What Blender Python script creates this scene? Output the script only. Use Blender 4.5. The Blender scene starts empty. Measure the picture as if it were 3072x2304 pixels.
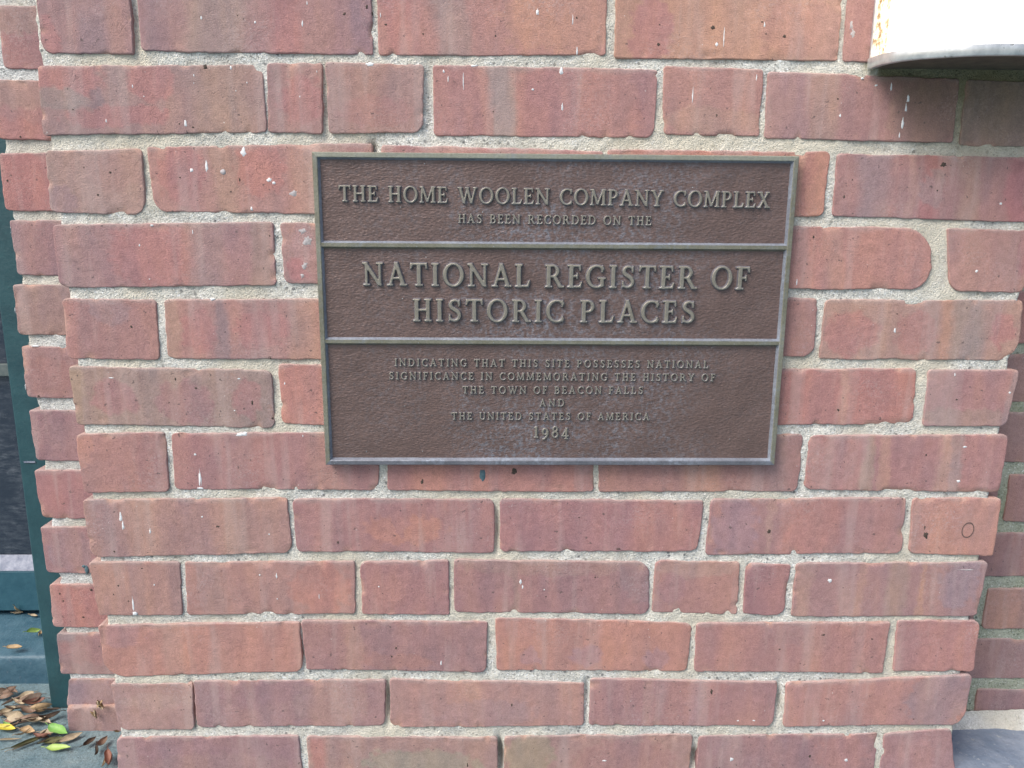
import bpy, math, random
import numpy as np
from mathutils import Matrix, Vector

# ------------------------------------------------------------------ camera, sky, sun, exposure
SC = bpy.context.scene
COL = SC.collection
YAW, PITCH, ROLL = 0.02055674, 0.21350947, 0.00735789
FPX = 2389.0            # focal length in pixels of the 3072 wide photograph
DIST = 0.772            # camera to the face of the pier
CAMZ = 0.6186           # camera above the ground

def cam_axes():
    cy, sy, cp, sp = math.cos(YAW), math.sin(YAW), math.cos(PITCH), math.sin(PITCH)
    cr, sr = math.cos(ROLL), math.sin(ROLL)
    f = np.array([sy*cp, cy*cp, -sp]); r = np.array([cy, -sy, 0.]); u = np.cross(r, f)
    return r*cr+u*sr, -r*sr+u*cr, f
RX, UX, FX = cam_axes()
cd = bpy.data.cameras.new('camera'); cam = bpy.data.objects.new('camera', cd); COL.objects.link(cam)
cd.sensor_width = 36.0; cd.lens = FPX/3072*36; cd.clip_start = 0.02; cd.clip_end = 500
m = Matrix.Identity(4)
for i in range(3):
    m[i][0] = RX[i]; m[i][1] = UX[i]; m[i][2] = -FX[i]
m[0][3], m[1][3], m[2][3] = 0.0, -DIST, CAMZ
cam.matrix_world = m
SC.camera = cam

W_ = bpy.data.worlds.new('World'); SC.world = W_; W_.use_nodes = True
nt = W_.node_tree; bg = nt.nodes['Background']
sky = nt.nodes.new('ShaderNodeTexSky'); sky.sky_type = 'NISHITA'; sky.sun_disc = False
SUN_EL = math.radians(50); SUN_AZ = math.radians(-132)      # azimuth from +Y towards +X
sky.sun_elevation = SUN_EL; sky.sun_rotation = SUN_AZ
sky.air_density = 1.0; sky.dust_density = 5.0; sky.ozone_density = 0.6
nt.links.new(sky.outputs[0], bg.inputs[0]); bg.inputs[1].default_value = 0.12
sd = bpy.data.lights.new('sun', 'SUN'); sun = bpy.data.objects.new('sun', sd); COL.objects.link(sun)
sd.energy = 1.5; sd.angle = math.radians(28); sd.color = (1.0, 0.96, 0.92)
to_sun = Vector((math.sin(SUN_AZ)*math.cos(SUN_EL), math.cos(SUN_AZ)*math.cos(SUN_EL), math.sin(SUN_EL)))
sun.rotation_euler = to_sun.to_track_quat('Z', 'Y').to_euler(); sun.location = (-2, -3, 4)
SC.view_settings.view_transform = 'Standard'; SC.view_settings.look = 'None'
SC.view_settings.gamma = 1; SC.view_settings.use_curve_mapping = False
SC.view_settings.exposure = 0.58
GAIN = 1.12     # display value of a matt surface divided by its base colour, under this light

# ------------------------------------------------------------------ helpers
REG = {'A': (0, 0), 'B': (1024, 0), 'C': (2048, 0), 'D': (0, 768), 'E': (1024, 768), 'F': (2048, 768),
       'G': (0, 1536), 'H': (1024, 1536), 'I': (2048, 1536)}
S_ = 0.46293
def px(c, x, y): return (REG[c][0]+x*S_, REG[c][1]+y*S_)
def ray(p):
    d = RX*((p[0]-1536)/FPX) - UX*((p[1]-1152)/FPX) + FX
    return d/d[1]
def onp(p, d=0.0):      # measured photo point -> X, Z on the vertical plane y = d
    h = ray(p); return h[0]*(DIST+d), h[2]*(DIST+d)+CAMZ
def on(c, x, y, d=0.0): return onp(px(c, x, y), d)
def ong(p, z=0.0):      # measured photo point -> X, Y on the horizontal plane z
    h = ray(p); t = (z-CAMZ)/h[2]; return h[0]*t, t-DIST

def tone(c):
    c = np.asarray(c, float)
    return np.array((176+(c[0]-160)*.55, 136+(c[1]-105)*.62, 136+(c[2]-97)*.48))
def lin(c):
    c = np.asarray(c, float)/255
    return np.where(c <= .04045, c/12.92, ((c+.055)/1.055)**2.4)

TINT = np.array((1.0, 1.0, .97))
_lat = {}
def noise(x, z, sc, seed=0):
    """smooth value noise, about -1..1, feature size sc (metres)"""
    key = seed % 64
    if key not in _lat: _lat[key] = np.random.RandomState(key+11).uniform(-1, 1, (128, 128))
    L = _lat[key]
    u = np.asarray(x, float)/sc+seed*7.31+500; v = np.asarray(z, float)/sc+seed*3.77+500
    i = np.floor(u).astype(int); j = np.floor(v).astype(int); a = u-i; b = v-j
    a = a*a*(3-2*a); b = b*b*(3-2*b)
    g = lambda p, q: L[p % 128, q % 128]
    return (g(i, j)*(1-a)+g(i+1, j)*a)*(1-b)+(g(i, j+1)*(1-a)+g(i+1, j+1)*a)*b

def mesh_obj(name, verts, faces, mat, parent=None, loc=None, smooth=True, cols=None, mats=None, fm=None):
    me = bpy.data.meshes.new(name)
    v = np.asarray(verts, float)
    if loc is None: loc = v.mean(0) if len(v) else np.zeros(3)
    loc = np.asarray(loc, float)
    me.from_pydata((v-loc).tolist(), [], [list(map(int, f)) for f in faces])
    for mm in (mats or [mat]): me.materials.append(mm)
    if fm is not None: me.polygons.foreach_set('material_index', np.asarray(fm, dtype=np.int32))
    if smooth: me.polygons.foreach_set('use_smooth', [True]*len(me.polygons))
    if cols is not None:
        a = me.color_attributes.new('Col', 'FLOAT_COLOR', 'POINT')
        c4 = np.ones((len(v), 4)); c4[:, :3] = cols
        a.data.foreach_set('color', c4.ravel())
    me.update()
    o = bpy.data.objects.new(name, me); COL.objects.link(o)
    put(o, loc, parent)
    return o
def put(o, loc, parent):
    if parent is not None:
        o.parent = parent
        base = np.array(world_loc(parent)); o.location = (np.asarray(loc)-base).tolist()
    else: o.location = list(map(float, loc))
def world_loc(o):
    p = np.array(o.location)
    while o.parent is not None:
        o = o.parent; p = p+np.array(o.location)
    return p
def thing(name, label, cat, loc=(0, 0, 0), group=None):
    o = bpy.data.objects.new(name, None); COL.objects.link(o); o.location = loc
    o.empty_display_size = .05
    o['label'] = label; o['category'] = cat
    if group: o['group'] = group
    return o
def tag(o, label, cat, group=None):
    o['label'] = label; o['category'] = cat
    if group: o['group'] = group
    return o

def box(x0, x1, y0, y1, z0, z1):
    v = [(x, y, z) for x in (x0, x1) for y in (y0, y1) for z in (z0, z1)]
    f = [(0, 1, 3, 2), (4, 6, 7, 5), (0, 4, 5, 1), (2, 3, 7, 6), (0, 2, 6, 4), (1, 5, 7, 3)]
    return v, f
def bevel(o, w=.001, seg=2):
    md = o.modifiers.new('bevel', 'BEVEL'); md.width = w; md.segments = seg; md.limit_method = 'ANGLE'
    return o
def box_obj(name, b, mat, parent=None, bw=.001):
    v, f = box(*b); o = mesh_obj(name, v, f, mat, parent, smooth=False)
    if bw: bevel(o, bw)
    return o

# ------------------------------------------------------------------ materials
def new_mat(name):
    mt = bpy.data.materials.new(name); mt.use_nodes = True
    n = mt.node_tree.nodes; l = mt.node_tree.links
    return mt, n, l, n['Principled BSDF']
def N(n, t, **k):
    o = n.new(t)
    for a, b in k.items(): setattr(o, a, b)
    return o
def coords(n, l, rnd=True):
    tc = N(n, 'ShaderNodeTexCoord')
    if not rnd: return tc.outputs['Object']
    oi = N(n, 'ShaderNodeObjectInfo'); vm = N(n, 'ShaderNodeVectorMath', operation='SCALE')
    cx = N(n, 'ShaderNodeCombineXYZ')
    for i in range(3): l.new(oi.outputs['Random'], cx.inputs[i])
    l.new(cx.outputs[0], vm.inputs[0]); vm.inputs['Scale'].default_value = 3.0
    ad = N(n, 'ShaderNodeVectorMath', operation='ADD')
    l.new(tc.outputs['Object'], ad.inputs[0]); l.new(vm.outputs[0], ad.inputs[1])
    return ad.outputs[0]
def tex(n, l, co, sc, det=3, rough=.6):
    t = N(n, 'ShaderNodeTexNoise'); t.inputs['Scale'].default_value = sc
    t.inputs['Detail'].default_value = det; t.inputs['Roughness'].default_value = rough
    l.new(co, t.inputs['Vector']); return t.outputs['Fac']
def ramp(n, l, src, stops):
    r = N(n, 'ShaderNodeValToRGB'); l.new(src, r.inputs[0])
    e = r.color_ramp.elements
    while len(e) < len(stops): e.new(.5)
    for a, (p, c) in zip(e, stops):
        a.position = p; a.color = (c, c, c, 1) if np.isscalar(c) else (*c, 1)
    return r.outputs[0]
def mix(n, l, fac, a, b, mode='MIX'):
    x = N(n, 'ShaderNodeMix', data_type='RGBA', blend_type=mode)
    for k, val in ((0, fac), (6, a), (7, b)):
        if hasattr(val, 'links'): l.new(val, x.inputs[k])
        elif np.isscalar(val): x.inputs[k].default_value = val if k == 0 else (val, val, val, 1)
        else: x.inputs[k].default_value = (*val, 1)
    return x.outputs[2]
def mul(n, l, a, b, op='MULTIPLY'):
    x = N(n, 'ShaderNodeMath', operation=op)
    for s, v in ((x.inputs[0], a), (x.inputs[1], b)):
        if hasattr(v, 'links'): l.new(v, s)
        else: s.default_value = v
    return x.outputs[0]
def bump(n, l, h, p, dist=.001, st=1.0, prev=None):
    b = N(n, 'ShaderNodeBump'); b.inputs['Strength'].default_value = st; b.inputs['Distance'].default_value = dist
    l.new(h, b.inputs['Height'])
    if prev is not None: l.new(prev, b.inputs['Normal'])
    if p is not None: l.new(b.outputs[0], p.inputs['Normal'])
    return b.outputs[0]

def brick_material():
    mt, n, l, p = new_mat('fired_clay')
    co = coords(n, l); at = N(n, 'ShaderNodeAttribute', attribute_name='Col')
    c = at.outputs['Color']
    mv = N(n, 'ShaderNodeMapping'); mv.inputs['Scale'].default_value = (1, 1, .22); l.new(co, mv.inputs['Vector'])
    big = tex(n, l, mv.outputs[0], 60, 4, .6)
    c = mix(n, l, 1.0, c, ramp(n, l, big, [(.3, (.90, .89, .92)), (.5, (1, 1, 1)), (.72, (1.08, 1.06, 1.0))]), 'MULTIPLY')
    mid = tex(n, l, co, 150, 4, .7)
    c = mix(n, l, 1.0, c, ramp(n, l, mid, [(.25, .84), (.5, 1.0), (.78, 1.15)]), 'MULTIPLY')
    fine = tex(n, l, co, 900, 2, .7)
    c = mix(n, l, 1.0, c, ramp(n, l, fine, [(.25, .80), (.5, 1.0), (.75, 1.22)]), 'MULTIPLY')
    # pale bloom of salts in drifts
    bl = tex(n, l, co, 14, 3, .6); b2 = tex(n, l, co, 420, 3, .8)
    bm = mul(n, l, ramp(n, l, bl, [(.52, 0), (.72, 1)]), ramp(n, l, b2, [(.50, 0), (.68, .55)]))
    c = mix(n, l, bm, c, (.50, .42, .42))
    mv2 = N(n, 'ShaderNodeMapping'); mv2.inputs['Scale'].default_value = (1, 1, .10); l.new(co, mv2.inputs['Vector'])
    st = ramp(n, l, tex(n, l, mv2.outputs[0], 42, 3, .6), [(.54, 0), (.66, .30)])
    c = mix(n, l, st, c, (.50, .40, .38))
    # dark and white flecks
    sp = tex(n, l, co, 230, 2, .5)
    c = mix(n, l, ramp(n, l, sp, [(.705, 0), (.735, .7)]), c, (.10, .08, .08))
    sp2 = tex(n, l, co, 310, 1, .5)
    c = mix(n, l, ramp(n, l, sp2, [(.80, 0), (.83, .75)]), c, (.62, .58, .56))
    l.new(c, p.inputs['Base Color']); p.inputs['Roughness'].default_value = .82
    p.inputs['Specular IOR Level'].default_value = .3
    cr = N(n, 'ShaderNodeTexVoronoi', feature='DISTANCE_TO_EDGE'); cr.inputs['Scale'].default_value = 38
    wv = N(n, 'ShaderNodeVectorMath', operation='ADD'); wn = N(n, 'ShaderNodeTexNoise'); wn.inputs['Scale'].default_value = 60
    l.new(co, wn.inputs['Vector']); ws = N(n, 'ShaderNodeVectorMath', operation='SCALE'); ws.inputs['Scale'].default_value = .03
    l.new(wn.outputs['Color'], ws.inputs[0]); l.new(co, wv.inputs[0]); l.new(ws.outputs[0], wv.inputs[1])
    l.new(wv.outputs[0], cr.inputs['Vector'])
    crk = ramp(n, l, cr.outputs['Distance'], [(0, 0), (.02, 1)])
    gate = ramp(n, l, tex(n, l, co, 18, 2), [(.55, 1), (.68, 0)])
    crk2 = mul(n, l, crk, gate, 'MAXIMUM')
    cm = mul(n, l, crk2, -1.0, 'MULTIPLY'); cm = mul(n, l, cm, 1.0, 'ADD'); cm = mul(n, l, cm, .16)
    c = mix(n, l, cm, c, (.10, .06, .06)); l.new(c, p.inputs['Base Color'])
    b1 = bump(n, l, crk2, None, .0006, .4)
    b2 = bump(n, l, tex(n, l, co, 120, 6, .66), None, .0013, .55, b1)
    bump(n, l, fine, p, .0008, .8, b2)
    return mt
def mortar_material(name, base, algae=0.0):
    mt, n, l, p = new_mat(name); co = coords(n, l, False)
    v = N(n, 'ShaderNodeTexVoronoi'); v.inputs['Scale'].default_value = 680; l.new(co, v.inputs['Vector'])
    sx = N(n, 'ShaderNodeSeparateColor'); l.new(v.outputs['Color'], sx.inputs[0])
    b = np.array(base)
    c = mix(n, l, 1.0, ramp(n, l, sx.outputs[0], [(0, b*.50), (.09, b*.80), (.5, b*1.0), (.90, b*1.13), (1, (.85, .88, .9))]),
            ramp(n, l, tex(n, l, co, 30, 3), [(.28, .74), (.5, 1.0), (.75, 1.10)]), 'MULTIPLY')
    v2 = N(n, 'ShaderNodeTexVoronoi'); v2.inputs['Scale'].default_value = 190; l.new(co, v2.inputs['Vector'])
    s2 = N(n, 'ShaderNodeSeparateColor'); l.new(v2.outputs['Color'], s2.inputs[0])
    peb = mul(n, l, ramp(n, l, s2.outputs[1], [(.92, 0), (.94, 1)]), ramp(n, l, v2.outputs['Distance'], [(.22, 1), (.36, 0)]))
    c = mix(n, l, mul(n, l, peb, .75), c, (.11, .12, .13))
    warm = tex(n, l, co, 9, 2)
    c = mix(n, l, ramp(n, l, warm, [(.42, 0), (.62, .75)]), c, b*np.array((.95, .88, .76)))
    if algae:
        c = mix(n, l, ramp(n, l, tex(n, l, co, 22, 4), [(.35, algae), (.7, algae*.25)]), c, (.15, .19, .085))
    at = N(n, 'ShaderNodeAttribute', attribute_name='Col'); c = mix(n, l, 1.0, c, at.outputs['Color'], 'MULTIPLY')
    l.new(c, p.inputs['Base Color']); p.inputs['Roughness'].default_value = .93
    p.inputs['Specular IOR Level'].default_value = .2
    b1 = bump(n, l, v.outputs['Distance'], None, .0009, .8)
    bump(n, l, tex(n, l, co, 350, 4, .7), p, .0022, .8, b1)
    return mt
def noisy(name, c1, c2, scale, rough=.6, metal=0.0, bscale=None, bdist=.001, det=4, spec=.5, c3=None, s3=400, t3=.66):
    mt, n, l, p = new_mat(name); co = coords(n, l)
    f = tex(n, l, co, scale, det, .65)
    c = ramp(n, l, f, [(.33, c1), (.67, c2)])
    if c3 is not None: c = mix(n, l, ramp(n, l, tex(n, l, co, s3, 3, .7), [(t3, 0), (t3+.05, .8)]), c, c3)
    l.new(c, p.inputs['Base Color']); p.inputs['Roughness'].default_value = rough
    p.inputs['Metallic'].default_value = metal; p.inputs['Specular IOR Level'].default_value = spec
    if bscale: bump(n, l, tex(n, l, co, bscale, 5, .65), p, bdist, .8)
    return mt

M_BRICK = brick_material()
M_MORT = mortar_material('sandy_mortar', (.665, .675, .64))
M_MORT_L = mortar_material('sandy_mortar_damp', (.62, .65, .65))
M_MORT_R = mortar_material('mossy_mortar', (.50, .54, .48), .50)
M_DRIP = noisy('white_paint_spill', (.62, .66, .70), (.86, .88, .90), 300, .5)
M_DARK = noisy('dark_pit', (.045, .035, .03), (.10, .075, .06), 500, .9)  # painted darkness of the brick pits
M_GREYSTAIN = noisy('grey_smear', (.32, .30, .31), (.52, .50, .52), 500, .8)
M_TEAL = noisy('teal_paint_smear', (.05, .11, .14), (.10, .17, .2), 300, .6)
M_GREEN = noisy('dark_green_gloss_paint', (.018, .062, .078), (.028, .088, .105), 40, .34, bscale=120, bdist=.0010, c3=(.03, .11, .12), s3=260, t3=.66)
M_SILL = noisy('blue_green_weathered_paint', (.035, .100, .150), (.070, .150, .205), 45, .45, bscale=160, bdist=.0016, c3=(.10, .15, .2), s3=220, t3=.62)
M_RAIL = noisy('dark_green_rail_paint', (.020, .085, .125), (.034, .115, .160), 60, .45, bscale=200, bdist=.0008, c3=(.03, .12, .13), s3=330)
M_PUTTY = noisy('pale_weathered_putty', (.17, .20, .28), (.33, .36, .45), 90, .6, bscale=120, bdist=.002)
M_BLACK = noisy('dark_gap', (.004, .004, .004), (.012, .011, .009), 200, .9)

def grime_shade(X, Z):
    """cobweb and algae stain with painted shade under the lamp, 0..1"""
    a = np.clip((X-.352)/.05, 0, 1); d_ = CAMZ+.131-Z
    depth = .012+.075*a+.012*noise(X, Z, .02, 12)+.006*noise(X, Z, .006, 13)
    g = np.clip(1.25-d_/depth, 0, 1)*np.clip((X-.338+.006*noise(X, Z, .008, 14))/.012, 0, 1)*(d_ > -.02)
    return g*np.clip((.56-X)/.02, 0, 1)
# ------------------------------------------------------------------ bricks
COARSE = False
BRICKS = []      # for placing marks on brick faces
def relief(x, z):
    return (noise(x, z, .022, 3)*.00026 + noise(x, z, .0075, 4)*.00014 + noise(x, z, .09, 5)*.0004)
BASE_PAL = [(165, 103, 96), (160, 106, 99), (150, 98, 94), (172, 110, 97), (142, 100, 96), (158, 112, 102)]
def brick(parent, TL, TR, BR, BL, rgb=(162, 104, 97), bands=(), d=0.0, cut=(2, 2, 2, 2), seed=0, depth=.09, step=.0021, wob=1.0, proud=None):
    """corners are (X, Z) on the wall plane y=d.  cut: rounding of TL, TR, BR, BL in mm"""
    rs = np.random.RandomState(seed*13+5)
    gr = .0010 if d == 0 else .0004
    TL = (TL[0]-gr, TL[1]+gr); TR = (TR[0]+gr, TR[1]+gr); BR = (BR[0]+gr, BR[1]-gr); BL = (BL[0]-gr, BL[1]-gr)
    Lh = math.dist(TL, TR); Hh = math.dist(TL, BL)
    e0 = [0, .0005, .0013, .0024]
    def nodes(L):
        k = max(2, int(round((L-2*.0045)/step)))
        return np.array(e0+list(np.linspace(.0045, L-.0045, k+1))+[L-a for a in e0[::-1]])
    s = nodes(Lh); t = nodes(Hh); ns, ntt = len(s), len(t)
    Sg, Tg = np.meshgrid(s, t)          # Tg: distance down from the top edge
    S2, T2 = Sg.copy(), Tg.copy()
    edge = np.minimum(np.minimum(Sg, Lh-Sg), np.minimum(Tg, Hh-Tg))
    for (cx, cy, r) in ((0, 0, cut[0]), (1, 0, cut[1]), (1, 1, cut[2]), (0, 1, cut[3])):
        r = r/1000.; ry = min(r, Hh*.62); r = min(r, Lh*.4)
        a = (r-Sg if cx == 0 else Sg-(Lh-r))/r; b = (ry-Tg if cy == 0 else Tg-(Hh-ry))/ry
        msk = (a > 0) & (b > 0)
        nn = np.sqrt(a*a+b*b)+1e-9; mx = np.maximum(a, b)
        ka = a*mx/nn; kb = b*mx/nn
        S2 = np.where(msk, (r-ka*r if cx == 0 else Lh-r+ka*r), S2)
        T2 = np.where(msk, (ry-kb*ry if cy == 0 else Hh-ry+kb*ry), T2)
    # wobble of the outline
    for (dist, along, axis, sg, k) in ((Sg, Tg, 0, -1, 1), (Lh-Sg, Tg, 0, 1, 2), (Tg, Sg, 1, -1, 3), (Hh-Tg, Sg, 1, 1, 4)):
        w = np.exp(-(dist/.006)**2)
        q = (noise(along, along*0, .030, seed*5+k)*.45+noise(along, along*0, .009, seed*5+k+9)*.35+noise(along, along*0, .0035, seed*5+k+17)*.35)*.001*wob
        q = q*np.clip(np.minimum(along, (Hh if axis == 0 else Lh)-along)/.004, 0, 1)
        if axis == 0: S2 = S2+sg*q*w
        else: T2 = T2+sg*q*w
    u, v = S2/Lh, T2/Hh
    TL, TR, BR, BL = map(np.array, (TL, TR, BR, BL))
    P = (TL[None, None]*((1-u)*(1-v))[..., None]+TR[None, None]*(u*(1-v))[..., None]
         + BR[None, None]*(u*v)[..., None]+BL[None, None]*((1-u)*v)[..., None])
    X, Z = P[..., 0], P[..., 1]
    rr = np.clip(.0008+.0006*noise(X, Z, .014, seed+21)+.0006*noise(X, Z, .005, seed+22), .0004, .004)
    k = np.clip(1-edge/rr, 0, 1); rnd = rr*(1-np.sqrt(np.clip(1-k*k, 0, 1)))
    off = rs.uniform(-.0005, .0003) if proud is None else -proud
    tx, tz = rs.uniform(-.002, .002), rs.uniform(-.006, .006)
    cx0, cz0 = P[..., 0].mean(), P[..., 1].mean()
    # knocks on the arrises
    chip = np.clip(noise(X, Z, .011, seed+31)-.45, 0, 1)*.006*np.exp(-edge/.0035)
    Y = d+off+relief(X+seed, Z)+(X-cx0)*tx+(Z-cz0)*tz+rnd+chip
    BRICKS.append((X.min(), X.max(), Z.min(), Z.max(), d, off, seed, cx0, cz0, tx, tz))
    # colour
    base = lin(tone(rgb))/GAIN*TINT
    C = np.ones(X.shape+(3,))*base
    uu, vv = Sg/Lh, Tg/Hh
    wx = noise(X, Z*.4, .010, seed+41)*.018+noise(X, Z, .004, seed+43)*.010+noise(X, Z, .05, seed+42)*.02
    for bd in bands:
        kind, c = bd[0], lin(tone(bd[-1]))/GAIN*TINT
        if kind == 'v':
            w = .8*np.clip((1.2-np.abs(uu+wx-bd[1])/bd[2])*1.6, 0, 1); w = w*w*(3-2*w)*.9
        else:
            q = np.sqrt(((uu+wx-bd[1])/bd[3])**2+((vv+wx*2.5-bd[2])/bd[4])**2)
            q = q+.22*noise(X, Z, .0045, seed+71); w = np.clip((1.1-q)/.16, 0, 1)*.8
        C = C*(1-w[..., None])+c*w[..., None]
    g = noise(X, Z*.16, .020, seed+51)*.6+noise(X, Z*.3, .008, seed+52)*.35+noise(X, Z, .03, seed+53)*.35
    alt = base*np.array((.88, .95, 1.0)); alt2 = base*np.array((1.08, 1.06, .98))
    w1 = np.clip(g*1.4, 0, .8)[..., None]; w2 = np.clip(-g*1.4, 0, .8)[..., None]
    C = C*(1-w1)+C*(alt/base)*w1; C = C*(1-w2)+C*(alt2/base)*w2
    # mortar smear on the top arris, raw clay where knocked
    sm = np.clip(1-Tg/np.clip(.0035+.004*noise(X, X*0, .013, seed+61), .0005, .01), 0, 1)*.55
    C = C*(1-sm[..., None])+np.array((.46, .38, .36))*sm[..., None]
    ch = np.clip(chip/.0012, 0, 1)[..., None]*.7
    C = C*(1-ch)+np.array((.45, .28, .23))*ch
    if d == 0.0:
        gm = (grime_shade(X, Z)*.50)[..., None]; C = C*(1-gm)+np.array((.085, .075, .045))*gm  # stain and lamp shade mixed into the brick colour
    idx = np.arange(ns*ntt).reshape(ntt, ns)
    V = np.stack([X, Y, Z], -1).reshape(-1, 3); Cc = C.reshape(-1, 3)
    a, b, c2, dd = idx[:-1, :-1], idx[1:, :-1], idx[1:, 1:], idx[:-1, 1:]
    F = np.stack([a, b, c2, dd], -1).reshape(-1, 4)
    ringi = list(idx[0, :])+list(idx[1:, -1])+list(idx[-1, -2::-1])+list(idx[-2:0:-1, 0])
    R0 = V[ringi]; nr = len(ringi); o = len(V)
    cen = V.mean(0); mids = []
    for dy, sh in ((.012, .0003), (depth, .0)):
        q = R0.copy(); q[:, 1] = d+dy; q[:, 0] += np.sign(cen[0]-q[:, 0])*sh; mids.append(q)
    V = np.vstack([V]+mids); Cc = np.vstack([Cc, Cc[ringi], Cc[ringi]])
    F = F.tolist()
    r0, r1, r2 = ringi, list(range(o, o+nr)), list(range(o+nr, o+2*nr))
    for ra, rb in ((r0, r1), (r1, r2)):
        for i in range(nr):
            j = (i+1) % nr; F.append([ra[j], rb[j], rb[i], ra[i]])
    F.append(r2)
    return mesh_obj('brick', V, F, M_BRICK, parent, cols=Cc)

def face_y(x, z, d):
    for b in BRICKS:
        if b[4] == d and b[0] <= x <= b[1] and b[2] <= z <= b[3]:
            return d+b[5]+float(relief(x+b[6], z))+(x-b[7])*b[9]+(z-b[8])*b[10]
    return d+.003
def blob(name, parent, c, x, y, w, h, mat, d=0.0, shape='oval', seed=0, lift=.0004, var=.22):
    """thin irregular mark lying on the wall; x, y, w, h as measured"""
    rs = random.Random(seed+int(x)*3+int(y))
    X0, Z0 = on(c, x, y, d)
    X1, Z1 = on(c, x+w/2, y, d); X2, Z2 = on(c, x, y+h/2, d)
    rw = max(abs(X1-X0), .0006); rh = max(abs(Z2-Z0), .0006)
    k = 14; pts = []
    for i in range(k):
        a = 2*math.pi*i/k; rr = 1+rs.uniform(-var, var)
        px_, pz = math.cos(a), math.sin(a)
        if shape == 'drip': px_ *= (.45+.55*(.5-.5*pz)**.8)          # fat at the foot, thin above
        if shape == 'udrip': px_ *= (.35+.65*(.5+.5*pz)**1.2)
        pts.append((X0+px_*rw*rr, Z0+pz*rh*rr))
    yc = face_y(X0, Z0, d)
    V = [(X0, yc-lift*1.6, Z0)]+[(X0+(p[0]-X0)*.8, face_y(*p, d)-lift, Z0+(p[1]-Z0)*.8) for p in pts]+[(p[0], face_y(*p, d)+.0004, p[1]) for p in pts]
    F = [(0, 1+(i+1) % k, 1+i) for i in range(k)]+[(1+i, 1+(i+1) % k, 1+k+(i+1) % k, 1+k+i) for i in range(k)]
    return mesh_obj(name, V, F, mat, parent)

def sheet(name, x0, x1, z0, z1, yf, mat, parent, step=.002, back=.05, deeps=(), jag=.002, seed=7, kind=None, lean=(0, 0)):
    nx = int((x1-x0)/step)+1; nz = int((z1-z0)/step)+1
    X, Z = np.meshgrid(np.linspace(x0, x1, nx), np.linspace(z0, z1, nz))
    U = np.linspace(0, 1, nx)[None, :]
    jl = noise(Z, Z*0, .02, seed)*jag+noise(Z, Z*0, .006, seed+1)*jag*.6
    X = X+jl*(np.exp(-(X-x0)/.01)+np.exp(-(x1-X)/.01)*-1)
    X = X+((Z-z0)/(z1-z0)-.5)*(lean[0]*(x1-X)+lean[1]*(X-x0))/(x1-x0)
    Y = yf+.0009*noise(X, Z, .028, seed+2)+.0007*noise(X, Z, .009, seed+3)+.00035*noise(X, Z, .0035, seed+4)
    Y = np.maximum(Y, yf-.0010)
    for (a, b, r, dd, rz) in deeps: Y = Y+dd*np.exp(-((X-a)/r)**2-((Z-b)/rz)**2)
    idx = np.arange(nx*nz).reshape(nz, nx)
    F = np.stack([idx[:-1, :-1], idx[:-1, 1:], idx[1:, 1:], idx[1:, :-1]], -1).reshape(-1, 4).tolist()
    V = np.stack([X, Y, Z], -1).reshape(-1, 3)
    Gc = 1-grime_shade(X, Z).reshape(-1, 1)*np.array((.66, .68, .78)) if yf < .01 else np.ones((len(V), 3))  # same stain and painted shade on the pier mortar
    ringi = list(idx[0, :])+list(idx[1:, -1])+list(idx[-1, -2::-1])+list(idx[-2:0:-1, 0]); o = len(V)
    q = V[ringi].copy(); q[:, 1] = yf+back; V = np.vstack([V, q]); nr = len(ringi)
    for i in range(nr): F.append([ringi[i], o+i, o+(i+1) % nr, ringi[(i+1) % nr]])
    F.append(list(range(o, o+nr))[::-1])
    return mesh_obj(name, V, F, mat, parent, cols=np.vstack([Gc, Gc[ringi]]))

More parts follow.
